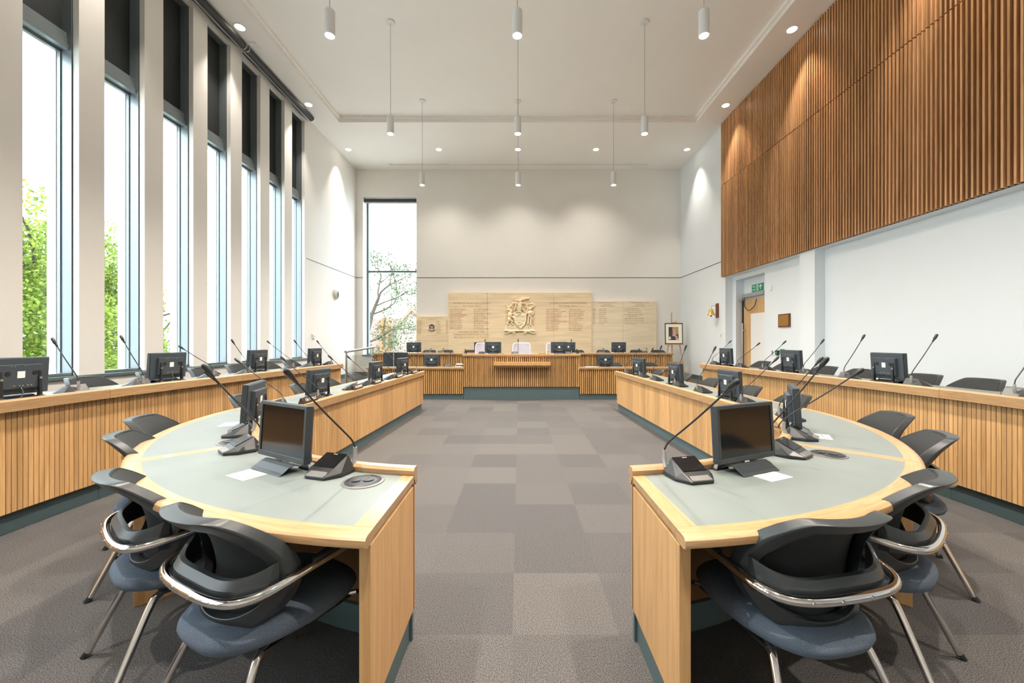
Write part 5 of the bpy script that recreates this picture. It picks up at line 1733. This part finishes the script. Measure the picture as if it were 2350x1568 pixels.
# ------------------------------------------------------------------ outside
struct(MB().box(-60, 60, -20, 90, -4.2, -4.0), 'ground', M['bounce_ground'])

def leaves(mb, c, r, n, s, squash=1.0, shell=0.35):
    for _ in range(n):
        while True:
            p = Vector((random.uniform(-1, 1), random.uniform(-1, 1), random.uniform(-1, 1)))
            if shell < p.length < 1:
                break
        p = Vector((c[0] + p.x * r, c[1] + p.y * r, c[2] + p.z * r * squash))
        a = Vector((random.gauss(0, 1), random.gauss(0, 1), random.gauss(0, 1))).normalized()
        b = a.orthogonal().normalized()
        k = s * random.uniform(0.6, 1.3)
        q = a.cross(b)
        mb.add([p - a * k, p + b * k * 0.62 + q * k * 0.1, p + a * k, p - b * k * 0.62 + q * k * 0.1], [(0, 1, 2, 3)], random.random())

def grow(mb, p, d, l, r, depth, tips, spread=0.5, wob=0.15):
    pts = [p]
    q = Vector(p)
    dd = Vector(d)
    for k in range(4):
        dd = (dd + Vector((random.gauss(0, wob), random.gauss(0, wob), random.gauss(0, wob * 0.5)))).normalized()
        q = q + dd * l / 4
        pts.append(tuple(q))
    mb.tube(pts, [lerp(r, r * 0.62, k / 4) for k in range(5)], 6)
    if depth == 0:
        tips.append(q)
        return
    if depth <= 2:
        tips.append(q)
    for k in range(3 if depth > 1 else 2):
        nd = (dd + Vector((random.gauss(0, spread), random.gauss(0, spread), random.gauss(0.15, spread * 0.7)))).normalized()
        grow(mb, tuple(q if k else Vector(pts[3])), nd, l * random.uniform(0.62, 0.8), r * 0.58, depth - 1, tips, spread, wob)

def leafy_tree(x, y, top, rad, label, n, seed):
    random.seed(seed)
    t = empty('leafy_tree', (x, y, -4.0))
    tag(t, label, 'tree', 'green trees outside the left windows')
    tips = []
    tb = MB()
    grow(tb, (0, 0, 0), (0, 0, 1), (top + 4) * 0.34, 0.22, 3, tips, 0.35)
    tb.build('trunk', M['bark'], t)
    mb = MB()
    hgt = top + 4
    cs = [(0, 0, hgt * 0.55, rad), (0, 0, hgt - rad * 0.8, rad * 0.75)]
    for _ in range(14):
        a = random.uniform(0, 2 * PI)
        zz3 = random.uniform(0.22, 0.80) * hgt
        rr = rad * (0.85 if zz3 < hgt * 0.6 else 0.5)
        cs.append((math.cos(a) * rr * 0.7, math.sin(a) * rr * 0.7, zz3, rad * 0.55))
    for c in cs:
        leaves(mb, c[:3], c[3], n * 2 // len(cs), 0.055, 1.0, 0.2)
    o = mb.build('foliage', M['leaf'], t)
    o['kind'] = 'stuff'
leafy_tree(-14.2, 11.3, 6.1, 2.2, 'bright green tree seen through the nearest left window', 21000, 11)
leafy_tree(-15.4, 14.6, 6.1, 2.2, 'bright green tree seen through the second and third left windows', 19000, 12)
leafy_tree(-14.6, 8.4, 5.4, 2.0, 'bright green tree beyond the first window, nearest the camera side', 6000, 13)

# bare limbed tree beyond the end window
random.seed(24)
t = empty('open_branched_tree', (-9.6, 24.0, -4.0))
tag(t, 'thin leaved tree with twisting branches outside the tall end window', 'tree')
tips = []
tb = MB()
tb.tube([(0.0, 0, 0.0), (0.15, 0, 3.0), (0.3, 0, 5.2), (0.75, 0, 7.0), (1.15, 0, 8.0)], [0.22, 0.19, 0.16, 0.12, 0.09], 8)
for p, d_, l_, r_ in (((1.15, 0, 8.0), (0.6, 0, 0.8), 1.5, 0.07), ((1.15, 0, 8.0), (-0.4, 0.2, 0.9), 1.4, 0.06), ((0.75, 0, 7.0), (1.0, -0.1, 0.25), 1.6, 0.06), ((0.3, 0, 5.2), (1.0, 0.1, 0.5), 1.8, 0.07),
                      ((0.3, 0, 5.2), (-0.8, 0, 0.6), 1.3, 0.05), ((0.2, 0, 4.2), (0.9, 0, -0.25), 1.6, 0.05), ((0.75, 0, 7.0), (-0.7, 0.1, 0.5), 1.2, 0.05), ((0.15, 0, 3.4), (1.0, 0.1, -0.1), 1.5, 0.045), ((0.95, 0, 7.5), (0.9, 0.2, 0.7), 1.7, 0.05)):
    grow(tb, p, Vector(d_).normalized(), l_, r_, 2, tips, 0.55, 0.2)
tb.build('trunk', M['bark'], t)
mb = MB()
for q in tips:
    leaves(mb, q, 0.5, 34, 0.07, 0.8, 0.0)
for _ in range(22):
    leaves(mb, (random.uniform(-0.9, 1.9), random.uniform(-0.4, 0.4), random.uniform(4.0, 6.6)), 0.5, 60, 0.07, 0.8, 0.0)
o = mb.build('foliage', M['leaf_dull'], t)
o['kind'] = 'stuff'

# flint gabled house beyond the end window
ho = empty('flint_house', (-8.8, 33.0, -4.0))
tag(ho, 'flint gabled house with a clay roof behind the bare branched tree', 'house')
MB().prism([(-4.2, 0), (4.5, 0), (4.5, 3.7), (0.1, 8.0), (-0.2, 8.0), (-4.2, 3.4)], 0, 0.4, axis='y').build('gable_wall', M['flint'], ho)
MB().prism([(-4.4, 3.3), (-4.25, 3.15), (-0.05, 7.95), (4.5, 3.5), (4.65, 3.65), (-0.05, 8.25)], -0.12, 0.5, axis='y').build('coping', M['coping'], ho)
MB().box(-0.45, 0.45, -0.1, 0.8, 7.9, 8.6).build('chimney_stack', M['flint'], ho)
MB().prism([(-7.6, 0), (-1.0, 0), (-1.0, 5.0), (-7.6, 5.0)], 2.6, 2.9, axis='y').build('side_wall', M['brick'], ho)
MB().add([(-7.8, 1.4, 4.2), (1.0, 1.4, 4.2), (1.0, 4.5, 7.55), (-7.8, 4.5, 7.55), (-7.8, 1.5, 4.05), (1.0, 1.5, 4.05), (1.0, 4.6, 7.4), (-7.8, 4.6, 7.4)], [(0, 1, 2, 3), (4, 7, 6, 5), (0, 4, 5, 1), (3, 2, 6, 7), (0, 3, 7, 4), (1, 5, 6, 2)]).build('roof', M['roof'], ho)
tr_ = MB().box(-2.55, -1.85, -0.5, 0.2, 3.0, 6.6).prism([(-2.65, 6.6), (-1.75, 6.6), (-1.85, 6.85), (-2.0, 7.3), (-2.4, 7.3), (-2.55, 6.85)], -0.6, 0.3, axis='y').box(-2.75, -1.65, -0.6, 0.3, 4.3, 4.5).build('brick_turret', M['brick'], ho)
MB().box(-2.28, -2.1, -0.52, -0.501, 4.9, 6.2).build('slit', M['ink'], tr_)
wi = MB().tube([(0.1 + 1.5 * math.cos(a), -0.03, 2.6 + 1.9 * math.sin(a)) for a in [PI * k / 12 for k in range(13)]], 0.12, 6).build('window_arch', M['coping'], ho)
MB().prism([(0.1 + 1.4 * math.cos(PI * k / 12), 2.6 + 1.8 * math.sin(PI * k / 12)) for k in range(13)], -0.02, -0.001, axis='y').build('window_pane', M['frame'], wi)
